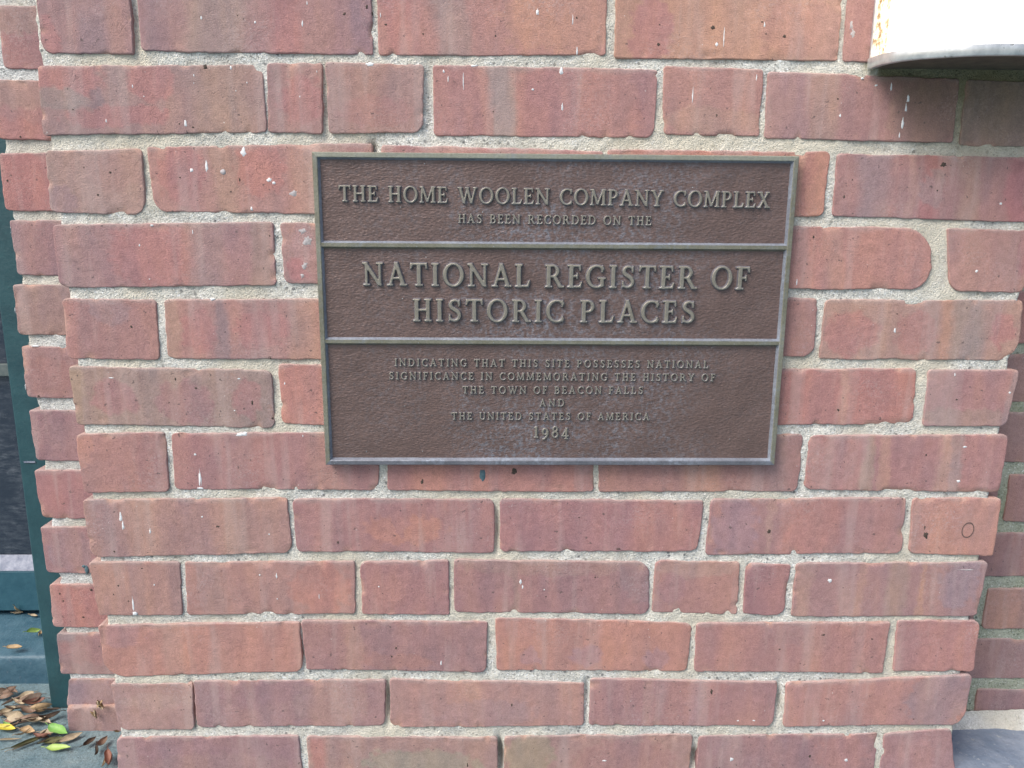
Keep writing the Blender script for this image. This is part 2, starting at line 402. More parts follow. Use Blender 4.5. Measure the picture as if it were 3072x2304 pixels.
# ------------------------------------------------------------------ ground
def ground():
    # one sheet to the horizon, finer near the wall
    mt, n, l, p = new_mat('grey_paving'); co = coords(n, l, False)
    f = tex(n, l, co, 22, 6, .7)
    c = ramp(n, l, f, [(.3, (.095, .165, .20)), (.5, (.15, .225, .255)), (.7, (.22, .29, .31))])
    c = mix(n, l, 1.0, c, ramp(n, l, tex(n, l, co, 330, 3, .7), [(.3, .72), (.7, 1.3)]), 'MULTIPLY')
    c = mix(n, l, ramp(n, l, tex(n, l, co, 60, 4, .7), [(.60, 0), (.75, .6)]), c, (.06, .06, .05))
    c = mix(n, l, ramp(n, l, tex(n, l, co, 240, 2, .6), [(.70, 0), (.75, .6)]), c, (.34, .37, .37))
    l.new(c, p.inputs['Base Color']); p.inputs['Roughness'].default_value = .75
    b1 = bump(n, l, tex(n, l, co, 60, 6, .7), None, .004, .7)
    bump(n, l, tex(n, l, co, 420, 3, .7), p, .001, .8, b1)
    xs = np.array([-60, -20, -6, -2, -1]+list(np.linspace(-.9, .9, 91))+[1, 2, 6, 20, 60])
    ys = np.array([-60, -20, -6, -2, -1]+list(np.linspace(-.5, .4, 46))+[1, 6, 20, 60])
    X, Y = np.meshgrid(xs, ys)
    near = np.exp(-np.maximum(np.abs(X)-.8, 0)*4-np.maximum(np.abs(Y)-.4, 0)*4)
    Z = (noise(X, Y, .15, 8)*.0015+noise(X, Y, .04, 9)*.0008)*near-.0012
    idx = np.arange(X.size).reshape(X.shape)
    F = np.stack([idx[:-1, :-1], idx[:-1, 1:], idx[1:, 1:], idx[1:, :-1]], -1).reshape(-1, 4)
    o = mesh_obj('ground', np.stack([X, Y, Z], -1).reshape(-1, 3), F, mt, loc=(0, 0, 0)); o['kind'] = 'structure'
    # the bluer flagstone at the foot of the right hand wall
    ms = noisy('blue_flagstone', (.14, .19, .27), (.25, .30, .38), 30, .6, bscale=90, bdist=.003, c3=(.34, .38, .42), s3=130, t3=.62)
    v, fc = box(.43, 1.3, -.02, .0885, -.03, .004)
    o = mesh_obj('paving_slab', v, fc, ms, smooth=False); bevel(o, .003); o['kind'] = 'structure'
ground()

# ------------------------------------------------------------------ the pier
pier = thing('brick_pier', 'red brick pier with sandy mortar joints carrying the bronze plaque and the white lamp', 'brick pier', (0.05, 0, 0))
T_, Ta, O_, P_, R_, B_, G_ = (160, 120, 102), (172, 132, 112), (184, 118, 92), (138, 106, 106), (168, 100, 92), (136, 110, 98), (138, 122, 116)
Lt = (192, 134, 112)
ROW = {
0: [dict(q=('A', 212, -20, 'A', 838, -20, 'A', 860, 347, 'A', 283, 338), c=(150, 108, 103), b=[('b', .1, .8, .1, .3, R_), ('v', .6, .2, P_)], cut=(2, 2, 3, 9)),
    dict(q=('A', 897, -20, 'B', 192, -20, 'B', 198, 350, 'A', 922, 325), c=(152, 106, 103), b=[('v', .08, .08, P_), ('v', .33, .17, (142, 122, 116)), ('v', .93, .05, (128, 96, 104)), ('v', .62, .06, R_)], cut=(2, 2, 2, 5)),
    dict(q=('B', 235, -20, 'B', 1712, -20, 'B', 1706, 352, 'B', 248, 352), c=(172, 112, 98), b=[('v', .33, .09, (148, 118, 112)), ('b', .8, .5, .25, .5, (186, 124, 98)), ('v', .1, .08, R_)]),
    dict(q=('B', 1780, -20, 'C', 1017, -20, 'C', 1000, 388, 'B', 1775, 370), c=(186, 128, 98), b=[('b', .15, .6, .1, .5, R_), ('b', .85, .6, .2, .4, (178, 118, 94))]),
    dict(q=('C', 1075, -20, 'C', 1760, -20, 'C', 1740, 405, 'C', 1045, 392), c=(158, 108, 98), b=[]),
    dict(q=('C', 1815, -20, 'C', 2420, -20, 'C', 2395, 420, 'C', 1795, 407), c=(150, 106, 98), b=[])],
1: [dict(q=('A', 245, 435, 'A', 1692, 425, 'A', 1722, 850, 'A', 291, 872), c=(150, 112, 104), b=[('b', .12, .2, .16, .35, R_), ('b', .5, .25, .1, .3, (166, 100, 92)), ('v', .82, .16, (152, 120, 104)), ('b', .1, .5, .12, .16, G_), ('b', .25, .6, .04, .3, (120, 98, 100)), ('b', .35, .75, .25, .15, R_)], cut=(3, 9, 4, 3)),
    dict(q=('A', 1735, 415, 'A', 2082, 410, 'A', 2082, 862, 'A', 1745, 852), c=(158, 112, 102), b=[('b', .6, .5, .4, .35, R_)]),
    dict(q=('A', 2115, 412, 'B', 530, 425, 'B', 520, 852, 'A', 2140, 857), c=(154, 112, 102), b=[('b', .5, .7, .4, .2, (158, 106, 98))], cut=(2, 4, 10, 3)),
    dict(q=('B', 600, 425, 'B', 2045, 460, 'B', 2022, 885, 'B', 605, 872), c=(164, 106, 98), b=[('v', .31, .07, G_), ('v', .23, .03, (178, 118, 106)), ('v', .48, .09, (156, 98, 92)), ('b', .8, .6, .12, .6, (172, 108, 92))], cut=(3, 3, 9, 4)),
    dict(q=('B', 2095, 437, 'C', 517, 455, 'C', 490, 877, 'B', 2090, 865), c=(168, 112, 98), b=[('b', .5, .75, .5, .2, (170, 122, 102))], cut=(3, 3, 2, 6)),
    dict(q=('C', 560, 470, 'C', 1795, 515, 'C', 1745, 918, 'C', 535, 888), c=(156, 106, 98), b=[('v', .12, .12, (146, 108, 108)), ('v', .3, .08, (160, 122, 106)), ('b', .85, .6, .2, .5, (142, 104, 86))]),
    dict(q=('C', 1845, 525, 'C', 2370, 545, 'C', 2330, 948, 'C', 1805, 935), c=(132, 108, 86), b=[('b', .5, .5, .4, .4, (126, 104, 80))])],
2: [dict(q=('A', 300, 985, 'A', 907, 972, 'A', 945, 1387, 'A', 332, 1372), c=(162, 124, 112), b=[('b', .12, .8, .16, .25, P_), ('b', .7, .3, .3, .3, (158, 116, 106))], cut=(4, 3, 14, 6)),
    dict(q=('A', 955, 957, 'B', 192, 935, 'B', 198, 1385, 'A', 1010, 1365), c=(164, 112, 102), b=[('b', .14, .4, .10, .5, R_), ('v', .33, .07, T_), ('b', .5, .35, .12, .35, (178, 104, 90)), ('v', .78, .12, (172, 128, 114))], cut=(3, 2, 2, 12)),
    dict(q=('B', 268, 945, 'B', 1690, 985, 'B', 1690, 1400, 'B', 262, 1385), c=(172, 112, 104)),
    dict(q=('B', 1732, 975, 'C', 952, 990, 'C', 905, 1397, 'B', 1732, 1400), c=(170, 104, 84), b=[('v', .88, .03, (178, 124, 98)), ('v', .96, .03, O_)], cut=(3, 4, 6, 3)),
    dict(q=('C', 1005, 1003, 'C', 2400, 1030, 'C', 2355, 1440, 'C', 977, 1393), c=(158, 106, 98), b=[('v', .19, .09, (146, 116, 118)), ('v', .44, .05, (168, 92, 84)), ('v', .36, .02, (184, 128, 114)), ('v', .62, .06, (160, 120, 100)), ('b', .45, .5, .06, .3, (142, 112, 112)), ('v', .85, .06, (168, 90, 86))], cut=(4, 2, 2, 3))],
3: [dict(q=('A', 348, 1462, 'A', 1762, 1445, 'D', 1787, 185, 'D', 395, 200), c=(154, 106, 102), b=[('v', .1, .08, (150, 110, 104)), ('b', .45, .5, .2, .5, R_), ('v', .68, .1, (146, 112, 108)), ('v', .93, .06, (152, 118, 102))], cut=(4, 3, 5, 8)),
    dict(q=('A', 1822, 1450, 'B', 948, 1450, 'E', 950, 195, 'D', 1848, 170), c=(158, 112, 104), b=[('b', .12, .4, .06, .35, (172, 124, 124)), ('b', .08, .8, .06, .2, (176, 96, 90))], cut=(3, 2, 2, 7)),
    dict(q=('B', 990, 1450, 'C', 175, 1460, 'F', 170, 210, 'E', 992, 200), c=R_),
    dict(q=('C', 225, 1468, 'C', 1600, 1480, 'F', 1610, 213, 'F', 220, 205), c=(176, 112, 98), b=[('v', .55, .05, (182, 122, 102))], cut=(3, 27, 24, 3)),
    dict(q=('C', 1718, 1485, 'C', 2260, 1500, 'F', 2205, 232, 'F', 1735, 222), c=(172, 118, 106), b=[('v', .3, .1, (166, 116, 102)), ('b', .95, .4, .08, .4, (162, 96, 90))], cut=(3, 3, 7, 13))],
4: [dict(q=('D', 408, 283, 'D', 1005, 288, 'D', 1026, 668, 'D', 445, 660), c=(152, 102, 92), b=[('v', .08, .08, (170, 106, 92)), ('b', .5, .2, .2, .2, P_)], cut=(4, 5, 4, 5)),
    dict(q=('D', 1065, 287, 'E', 153, 285, 'E', 153, 665, 'D', 1092, 662), c=(162, 110, 100), b=[('b', .15, .5, .09, .35, (168, 100, 92)), ('b', .48, .5, .14, .3, R_), ('v', .27, .035, (136, 108, 106)), ('v', .70, .08, (176, 126, 104)), ('v', .03, .04, T_)], cut=(5, 2, 2, 7)),
    dict(q=('E', 190, 288, 'E', 1500, 288, 'E', 1500, 665, 'E', 190, 665), c=R_),
    dict(q=('E', 1540, 288, 'F', 873, 280, 'F', 842, 645, 'E', 1540, 662), c=(156, 100, 84), b=[('v', .95, .05, (162, 106, 90))], cut=(2, 5, 12, 2)),
    dict(q=('F', 935, 290, 'F', 2205, 293, 'F', 2160, 672, 'F', 892, 662), c=(164, 122, 108), b=[('b', .14, .55, .12, .36, (172, 102, 92)), ('b', .46, .55, .1, .38, (168, 104, 92)), ('v', .3, .025, (178, 130, 108)), ('v', .62, .03, (178, 124, 100)), ('v', .73, .09, G_), ('b', .91, .5, .06, .3, (168, 98, 92))], cut=(4, 3, 20, 3))],
5: [dict(q=('D', 445, 720, 'D', 1752, 745, 'D', 1777, 1112, 'D', 500, 1085), c=(140, 114, 102), b=[('b', .20, .55, .10, .3, (150, 96, 94)), ('b', .55, .55, .14, .35, (144, 98, 96)), ('b', .88, .5, .07, .35, (156, 98, 92)), ('v', .03, .04, (150, 124, 98))], cut=(5, 9, 8, 4)),
    dict(q=('D', 1810, 705, 'E', 755, 740, 'E', 760, 1100, 'D', 1832, 1085), c=(182, 110, 94), cut=(4, 2, 2, 7)),
    dict(q=('E', 800, 740, 'E', 2120, 740, 'E', 2110, 1095, 'E', 800, 1100), c=R_),
    dict(q=('E', 2160, 740, 'F', 1512, 737, 'F', 1490, 1085, 'E', 2150, 1095), c=(172, 102, 88), b=[('v', .70, .025, (190, 130, 108))], cut=(2, 6, 9, 2)),
    dict(q=('F', 1597, 742, 'F', 2178, 745, 'F', 2092, 1102, 'F', 1565, 1097), c=(156, 104, 100), b=[('b', .5, .85, .5, .2, (152, 120, 108)), ('v', .97, .06, (140, 116, 122))], cut=(4, 4, 9, 3))],
6: [dict(q=('D', 495, 1160, 'D', 1065, 1150, 'D', 1092, 1522, 'D', 548, 1530), c=(158, 104, 92), b=[('b', .06, .2, .12, .35, (184, 118, 98)), ('b', .8, .7, .2, .3, (152, 98, 86))], cut=(6, 4, 5, 6)),
    dict(q=('D', 1118, 1155, 'E', 245, 1150, 'E', 232, 1515, 'D', 1138, 1508), c=(158, 102, 94), b=[('v', .33, .07, (140, 100, 100)), ('v', .72, .1, (150, 104, 92)), ('b', .86, .2, .04, .15, (150, 116, 122))], cut=(4, 2, 8, 5)),
    dict(q=('E', 302, 1160, 'E', 1640, 1160, 'E', 1628, 1525, 'E', 305, 1515), c=(168, 104, 90), b=[('v', .2, .12, (176, 108, 92)), ('v', .6, .1, (156, 98, 88))], cut=(2, 2, 4, 4)),
    dict(q=('E', 1675, 1160, 'F', 775, 1162, 'F', 742, 1520, 'E', 1675, 1525), c=(158, 104, 90), b=[('v', .85, .09, (152, 112, 104)), ('v', .5, .12, (176, 120, 96))], cut=(2, 4, 7, 3)),
    dict(q=('F', 828, 1167, 'F', 2110, 1165, 'F', 2055, 1530, 'F', 793, 1510), c=(164, 106, 100), b=[('v', .30, .03, (156, 124, 104)), ('v', .38, .03, (186, 130, 108)), ('v', .69, .04, (178, 126, 104)), ('v', .75, .03, (144, 116, 112)), ('b', .12, .5, .1, .6, (156, 108, 106))], cut=(8, 6, 5, 8))],
7: [dict(q=('D', 538, 1585, 'D', 1852, 1572, 'G', 1892, 262, 'G', 600, 288), c=(156, 112, 100), b=[('v', .12, .08, (140, 106, 104)), ('v', .3, .06, (166, 120, 104)), ('v', .55, .10, (138, 102, 100)), ('v', .75, .07, (158, 116, 98))], cut=(5, 3, 12, 10)),
    dict(q=('D', 1898, 1578, 'E', 988, 1582, 'H', 985, 262, 'G', 1925, 250), c=(152, 98, 92), b=[('b', .55, .55, .20, .26, (180, 110, 86)), ('b', .52, .35, .04, .3, (146, 94, 90)), ('v', .12, .08, (160, 104, 94))], cut=(7, 8, 4, 6)),
    dict(q=('E', 1035, 1580, 'F', 133, 1592, 'I', 93, 252, 'H', 1033, 250), c=(156, 98, 94), b=[('v', .8, .12, (166, 104, 90))], cut=(4, 3, 9, 6)),
    dict(q=('F', 188, 1583, 'F', 1447, 1572, 'I', 1412, 262, 'I', 155, 275), c=(164, 108, 100), b=[('b', .14, .5, .1, .6, (150, 112, 122)), ('v', .31, .022, (192, 136, 118)), ('b', .55, .5, .15, .6, (172, 106, 92)), ('v', .75, .08, (154, 102, 98))], cut=(5, 4, 7, 4)),
    dict(q=('F', 1500, 1575, 'F', 2062, 1580, 'I', 2005, 280, 'I', 1472, 265), c=(180, 118, 102), cut=(4, 4, 3, 7))],
8: [dict(q=('G', 580, 328, 'G', 1157, 330, 'G', 1177, 665, 'G', 645, 667), c=(162, 114, 100), b=[('v', .5, .1, (146, 108, 104))], cut=(4, 3, 3, 4)),
    dict(q=('G', 1200, 330, 'H', 77, 325, 'H', 87, 655, 'G', 1220, 665), c=(164, 112, 98), b=[('b', .8, .5, .16, .5, (184, 110, 88)), ('v', .15, .08, (148, 112, 106))], cut=(3, 2, 4, 3)),
    dict(q=('H', 128, 330, 'H', 690, 318, 'H', 697, 662, 'H', 138, 660), c=(152, 98, 92), cut=(7, 2, 3, 4)),
    dict(q=('H', 735, 315, 'H', 1990, 330, 'H', 1990, 658, 'H', 738, 645), c=(146, 98, 94), b=[('b', .5, .1, .5, .18, (148, 110, 100)), ('v', .31, .03, (132, 102, 92)), ('b', .95, .4, .08, .4, (134, 100, 98))], cut=(3, 14, 9, 6)),
    dict(q=('H', 2042, 318, 'I', 365, 332, 'I', 347, 660, 'H', 2018, 645), c=(160, 106, 96), b=[('b', .5, .1, .5, .2, (160, 122, 112)), ('b', .2, .5, .16, .3, (148, 100, 100))], cut=(8, 3, 3, 3)),
    dict(q=('I', 418, 340, 'I', 697, 345, 'I', 648, 668, 'I', 398, 658), c=(148, 94, 90), cut=(4, 3, 10, 3)),
    dict(q=('I', 742, 337, 'I', 1975, 330, 'I', 1905, 670, 'I', 708, 672), c=(150, 106, 102), b=[('v', .05, .05, (160, 118, 104)), ('v', .35, .03, (170, 122, 106)), ('v', .55, .06, (150, 118, 102)), ('v', .69, .022, (180, 124, 96)), ('b', .88, .4, .1, .5, (136, 112, 124))], cut=(4, 4, 6, 3))],
9: [dict(q=('G', 636, 740, 'G', 1937, 718, 'G', 1952, 1030, 'G', 690, 1068), c=(182, 116, 96), b=[('b', .1, .2, .12, .25, (160, 108, 104)), ('v', .35, .06, (186, 128, 108))], cut=(4, 3, 8, 22)),
    dict(q=('G', 1955, 708, 'H', 942, 716, 'H', 932, 1035, 'G', 1990, 1012), c=(146, 100, 94), b=[('v', .28, .05, (160, 114, 98)), ('b', .5, .8, .2, .15, (158, 102, 86))], cut=(4, 3, 7, 3)),
    dict(q=('H', 1003, 692, 'I', 57, 722, 'I', 25, 1027, 'H', 1010, 1022), c=(180, 114, 94), b=[('b', .18, .75, .05, .2, (162, 114, 118)), ('b', .48, .72, .09, .22, (162, 112, 116)), ('b', .82, .75, .07, .2, (160, 112, 116))], cut=(4, 10, 5, 4)),
    dict(q=('I', 95, 725, 'I', 1340, 718, 'I', 1292, 1040, 'I', 80, 1030), c=(164, 106, 96), b=[('b', .5, .2, .12, .3, (150, 104, 98)), ('v', .62, .05, (174, 114, 98))], cut=(5, 2, 2, 4)),
    dict(q=('I', 1397, 708, 'I', 1925, 712, 'I', 1880, 1030, 'I', 1370, 1030), c=(168, 106, 98), cut=(3, 8, 4, 3))],
10: [dict(q=('G', 720, 1120, 'G', 1237, 1115, 'G', 1253, 1405, 'G', 775, 1412), c=(162, 120, 112), b=[('b', .5, .4, .4, .15, (172, 134, 128)), ('b', .7, .05, .4, .1, (146, 108, 98))], cut=(3, 3, 5, 11)),
    dict(q=('G', 1257, 1103, 'H', 280, 1093, 'H', 275, 1382, 'G', 1282, 1392), c=(148, 106, 104), b=[('b', .7, .5, .2, .4, (154, 114, 108)), ('b', .35, .3, .2, .3, (138, 98, 100))], cut=(3, 3, 6, 4)),
    dict(q=('H', 320, 1090, 'H', 1572, 1112, 'H', 1565, 1380, 'H', 325, 1392), c=(166, 116, 106), b=[('v', .42, .04, (180, 130, 112)), ('b', .5, .7, .25, .3, (156, 116, 116))], cut=(3, 3, 5, 5)),
    dict(q=('H', 1622, 1083, 'I', 612, 1108, 'I', 577, 1382, 'H', 1608, 1375), c=(152, 102, 98), b=[('v', .32, .03, (168, 120, 110)), ('v', .58, .05, (158, 116, 124)), ('v', .68, .06, (160, 102, 98))], cut=(4, 3, 8, 4)),
    dict(q=('I', 680, 1112, 'I', 1872, 1058, 'I', 1815, 1375, 'I', 655, 1387), c=(170, 112, 104), b=[('b', .86, .5, .18, .6, (140, 112, 118))], cut=(4, 5, 15, 4))],
11: [dict(q=('G', 758, 1467, 'G', 1932, 1455, 'G', 1960, 1745, 'G', 775, 1760), c=(140, 100, 102), b=[('b', .5, .7, .5, .3, (146, 108, 104))], cut=(7, 3, 3, 3)),
    dict(q=('G', 1990, 1460, 'H', 1010, 1467, 'H', 1005, 1750, 'G', 2010, 1750), c=(152, 114, 104), b=[('b', .6, .6, .3, .3, (140, 134, 112)), ('v', .05, .05, R_)], cut=(4, 5, 3, 3)),
    dict(q=('H', 1062, 1462, 'I', 62, 1447, 'I', 30, 1745, 'H', 1060, 1755), c=(152, 112, 102), b=[('b', .12, .4, .14, .45, (134, 124, 94)), ('b', .65, .5, .25, .4, (148, 100, 94))], cut=(4, 5, 3, 3)),
    dict(q=('I', 112, 1457, 'I', 1265, 1442, 'I', 1225, 1740, 'I', 85, 1745), c=(140, 98, 98), b=[('b', .3, .5, .2, .5, (150, 104, 100)), ('b', .8, .4, .15, .4, (158, 104, 100))], cut=(5, 3, 3, 3)),
    dict(q=('I', 1312, 1445, 'I', 1735, 1412, 'I', 1765, 1735, 'I', 1275, 1740), c=(156, 108, 106), cut=(3, 4, 3, 3))],
}
def pt(q, i): return on(q[3*i], q[3*i+1], q[3*i+2])
seed = 0
for r, lst in ROW.items():
    for bd in lst:
        seed += 1; q = bd['q']
        TL, TR, BR, BL = pt(q, 0), pt(q, 1), pt(q, 2), pt(q, 3)
        if r == 0:      # the top course is cut by the frame: carry it on to its real height
            def up(lo, hi):
                t = .0575/(hi[1]-lo[1]); return (lo[0]+(hi[0]-lo[0])*t*.3, lo[1]+.0575)
            TL, TR = up(BL, TL), up(BR, TR)
        BL = (BL[0], max(BL[1], -.004)); BR = (BR[0], max(BR[1], -.004))
        bands = bd.get('b', [])
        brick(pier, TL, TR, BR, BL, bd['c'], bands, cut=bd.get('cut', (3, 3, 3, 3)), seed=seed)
# courses above the frame
def course(parent, x0, x1, z0, z1, d, k, seed0, step=.006, header=False):
    rs = random.Random(seed0); x = x0; i = 0; L = .098 if header else .200
    if k % 2: L = .098
    while x < x1-.02:
        e = min(x+L, x1)
        if x1-e < .03: e = x1
        c = rs.choice(BASE_PAL)
        brick(parent, (x, z1), (e, z1), (e, z0), (x, z0), c, [('v', rs.random(), .06, rs.choice(BASE_PAL))], d=d, seed=seed0+i, step=step, cut=(3, 3, 3, 3))
        x = e+.0095; L = .200; i += 1
zt = CAMZ+.132+.0055
for k in range(9):
    z0 = zt+.0688*(k+1)-.0; course(pier, -.417, .525, z0, z0+.058, 0.0, k, 300+20*k)
Z_TOP = zt+.0688*10
dp = []
for (c, x, y, r, dd, rz) in [('H', 1025, 1600, .004, .018, .02), ('H', 297, 1240, .003, .010, .02), ('H', 1590, 1190, .003, .006, .02), ('I', 620, 1230, .0035, .008, .02),
                    ('I', 75, 1620, .004, .016, .012), ('H', 1005, 120, .003, .006, .02), ('G', 1246, 1230, .003, .012, .02), ('G', 1962, 930, .003, .006, .02),
                    ('H', 1490, 1620, .002, .0, .01), ('B', 200, 960, .004, .008, .006), ('A', 870, 120, .006, .003, .04), ('A', 2100, 700, .006, .003, .03), ('B', 565, 640, .006, .003, .04)]:
    a, b = on(c, x, y); dp.append((a, b, r, dd, rz))
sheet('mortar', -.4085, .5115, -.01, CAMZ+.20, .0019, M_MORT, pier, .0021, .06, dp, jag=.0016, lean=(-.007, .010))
sheet('mortar', -.4125, .5165, CAMZ+.2005, Z_TOP, .0034, M_MORT, pier, .012, .06, seed=9)
box_obj('pier_core', (-.40, .50, .0645, .30, 0.0, Z_TOP), M_MORT, pier, 0)

# ------------------------------------------------------------------ recessed brickwork left of the pier
DL = .098
lw = thing('brick_wall', 'narrow recessed strip of brickwork between the pier and the dark green door frame', 'brick wall', (-.45, DL, 0))
LB = [(('A', -25, 35), ('A', 290, 445), None, (150, 98, 92), [('b', .3, .2, .4, .25, (152, 120, 108))]),
      (('A', -30, 518), ('A', 320, 912), ('A', -12, 900), (160, 106, 98), [('b', .3, .2, .3, .25, (162, 122, 108)), ('b', .3, .85, .4, .2, (172, 104, 92))]),
      (('A', -3, 992), ('A', 330, 1380), ('A', 35, 1360), (160, 96, 90), []),
      (('A', 62, 1428), ('D', 385, 130), ('D', 112, 122), (136, 98, 98), []),
      (('D', 82, 188), ('D', 415, 520), ('D', 118, 507), (140, 112, 106), [('b', .5, .7, .3, .4, (134, 104, 96))]),
      (('D', 135, 587), ('D', 465, 932), ('D', 180, 915), (148, 106, 100), [('b', .3, .6, .2, .4, (156, 104, 92))]),
      (('D', 182, 1003), ('D', 500, 1330), ('D', 238, 1325), (140, 98, 98), [('b', .4, .5, .3, .3, (148, 106, 104))]),
      (('D', 222, 1390), ('G', 550, 45), ('G', 268, 38), (160, 98, 92), []),
      (('G', 262, 97), ('G', 600, 403), ('G', 305, 390), (146, 98, 96), [('b', .35, .5, .15, .5, (134, 104, 110))]),
      (('G', 322, 470), ('G', 640, 755), ('G', 345, 742), (166, 100, 90), []),
      (('G', 370, 788), ('G', 700, 1060), ('G', 388, 1048), (136, 104, 100), [('b', .2, .1, .15, .15, (120, 110, 116)), ('b', .6, .4, .3, .4, (148, 98, 92))]),
      (('G', 448, 1085), ('G', 745, 1270), ('G', 428, 1262), (144, 108, 108), [('b', .3, .6, .25, .5, (136, 112, 124))])]
LS = 700
for i, (tl, br, bl, c, bn) in enumerate(LB):
    a = on(*tl, DL); b = on(*br, DL)
    e = on(*bl, DL) if bl else (a[0], b[1])
    xr = -.372
    brick(lw, (a[0], a[1]), (xr, a[1]), (xr, b[1]), (e[0], e[1]), c, [(k[0], k[1]*.6, *k[2:]) for k in bn], d=DL, seed=LS+i, cut=(3, 2, 2, 5), step=.003)
a = on('G', 430, 1268, DL-.006); b = on('G', 745, 1400, DL-.006)
brick(lw, (a[0], a[1]), (-.372, a[1]), (-.372, -.003), (a[0], -.003), (134, 104, 104), [], d=DL, seed=LS+20, cut=(2, 2, 2, 3), step=.003, proud=.006)
for k in range(10):
    z0 = CAMZ+.137+.0688*k+.004
    if k == 0: continue
    course(lw, -.535+.0, -.372, z0, z0+.058, DL, 0, 800+5*k)
sheet('mortar', -.5105, -.370, -.01, Z_TOP, DL+.0022, M_MORT_L, lw, .0024, .04, seed=13, jag=.003)
box_obj('wall_core', (-.508, -.372, DL+.045, .40, 0, Z_TOP), M_MORT_L, lw, 0)
blob('paint_smear', lw, 'G', 562, 372, 26, 60, M_TEAL, DL, seed=4)
blob('paint_smear', lw, 'G', 545, 350, 30, 22, M_TEAL, DL, seed=5)
for (x, y, w, h) in ((135, 888, 16, 14), (50, 1170, 16, 16)): blob('pit_spot', lw, 'A', x, y, w, h, M_DARK, DL)  # pits of the strip, drawn as flat dark discs
for (x, y, w, h) in ((250, 908, 16, 14), (640, 930, 7, 7)): blob('pit_spot', lw, 'D', x, y, w, h, M_DARK, DL)
for (x, y, w, h) in ((592, 503, 18, 16), (540, 681, 16, 12), (388, 528, 12, 14), (410, 575, 12, 12)): blob('pit_spot', lw, 'G', x, y, w, h, M_DARK, DL)
blob('paint_drip', lw, 'D', 225, 583, 60, 9, M_DRIP, DL)
for (c, x, y, w, h) in (('A', 67, 1490, 12, 50), ('D', 98, 350, 9, 40), ('D', 165, 850, 8, 40), ('G', 375, 72, 24, 20)): blob('paint_drip', lw, c, x, y, w, h, M_DRIP, DL)

# ------------------------------------------------------------------ recessed brickwork right of the pier
DR = .09
rw = thing('brick_wall', 'shaded recessed brick wall with mossy joints to the right of the pier', 'brick wall', (.75, DR, 0))
RB = [  # top y, bottom y at the frame's right edge, left joint x (None: runs behind the pier), colour
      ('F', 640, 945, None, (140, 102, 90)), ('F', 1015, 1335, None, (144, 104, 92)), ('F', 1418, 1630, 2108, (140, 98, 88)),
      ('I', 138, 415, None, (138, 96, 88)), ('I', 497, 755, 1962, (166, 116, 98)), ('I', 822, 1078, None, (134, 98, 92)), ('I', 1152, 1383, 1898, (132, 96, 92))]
def rcol(c, k): return tuple(int(v*k) for v in c)
for i, (cc, y0, y1, xl, c) in enumerate(RB):
    zt_ = on(cc, 2150, y0, DR)[1]
    if cc == 'F' and y1 == 1630: zb = on('I', 2150, 62, DR)[1]
    else: zb = on(cc, 2150, y1, DR)[1]
    x = on(cc, xl, (y0+y1)/2, DR)[0] if xl else .505
    first = True
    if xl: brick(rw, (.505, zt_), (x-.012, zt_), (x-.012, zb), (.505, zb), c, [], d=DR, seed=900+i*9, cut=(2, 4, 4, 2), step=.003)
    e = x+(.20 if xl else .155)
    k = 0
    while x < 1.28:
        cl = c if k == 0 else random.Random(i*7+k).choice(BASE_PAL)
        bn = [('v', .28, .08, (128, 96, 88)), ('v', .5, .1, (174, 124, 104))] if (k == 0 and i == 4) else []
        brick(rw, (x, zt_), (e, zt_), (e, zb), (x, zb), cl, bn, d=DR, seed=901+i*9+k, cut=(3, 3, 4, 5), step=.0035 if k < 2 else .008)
        x = e+.0115; e = x+.2; k += 1
ztr = on('F', 2150, 600, DR)[1]
for k in range(10):
    z0 = ztr+.0055+.0692*k
    course(rw, .505+(0 if k % 2 else .0), 1.29, z0, z0+.0575, DR, (k+1) % 2, 1000+12*k, step=.006)
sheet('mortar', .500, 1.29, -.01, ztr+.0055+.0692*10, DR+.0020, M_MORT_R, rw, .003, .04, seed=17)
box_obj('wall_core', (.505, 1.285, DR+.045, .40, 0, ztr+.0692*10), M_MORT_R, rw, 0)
# the rough mortar fillet along its foot
X, T = np.meshgrid(np.linspace(.504, 1.28, 160), np.linspace(0, 1, 7))
Yf = DR-.001-T*.020*(1+.35*noise(X, X*0, .03, 5)); Zf = .0045+(1-T)**2*.016*(1+.3*noise(X, T, .05, 6))+.001*noise(X, T, .006, 7)-T*.006
idx = np.arange(X.size).reshape(X.shape)
F = np.stack([idx[:-1, :-1], idx[1:, :-1], idx[1:, 1:], idx[:-1, 1:]], -1).reshape(-1, 4)
mesh_obj('mortar_fillet', np.stack([X, Yf, Zf], -1).reshape(-1, 3), F, M_MORT_L, rw, cols=np.ones((X.size, 3)))

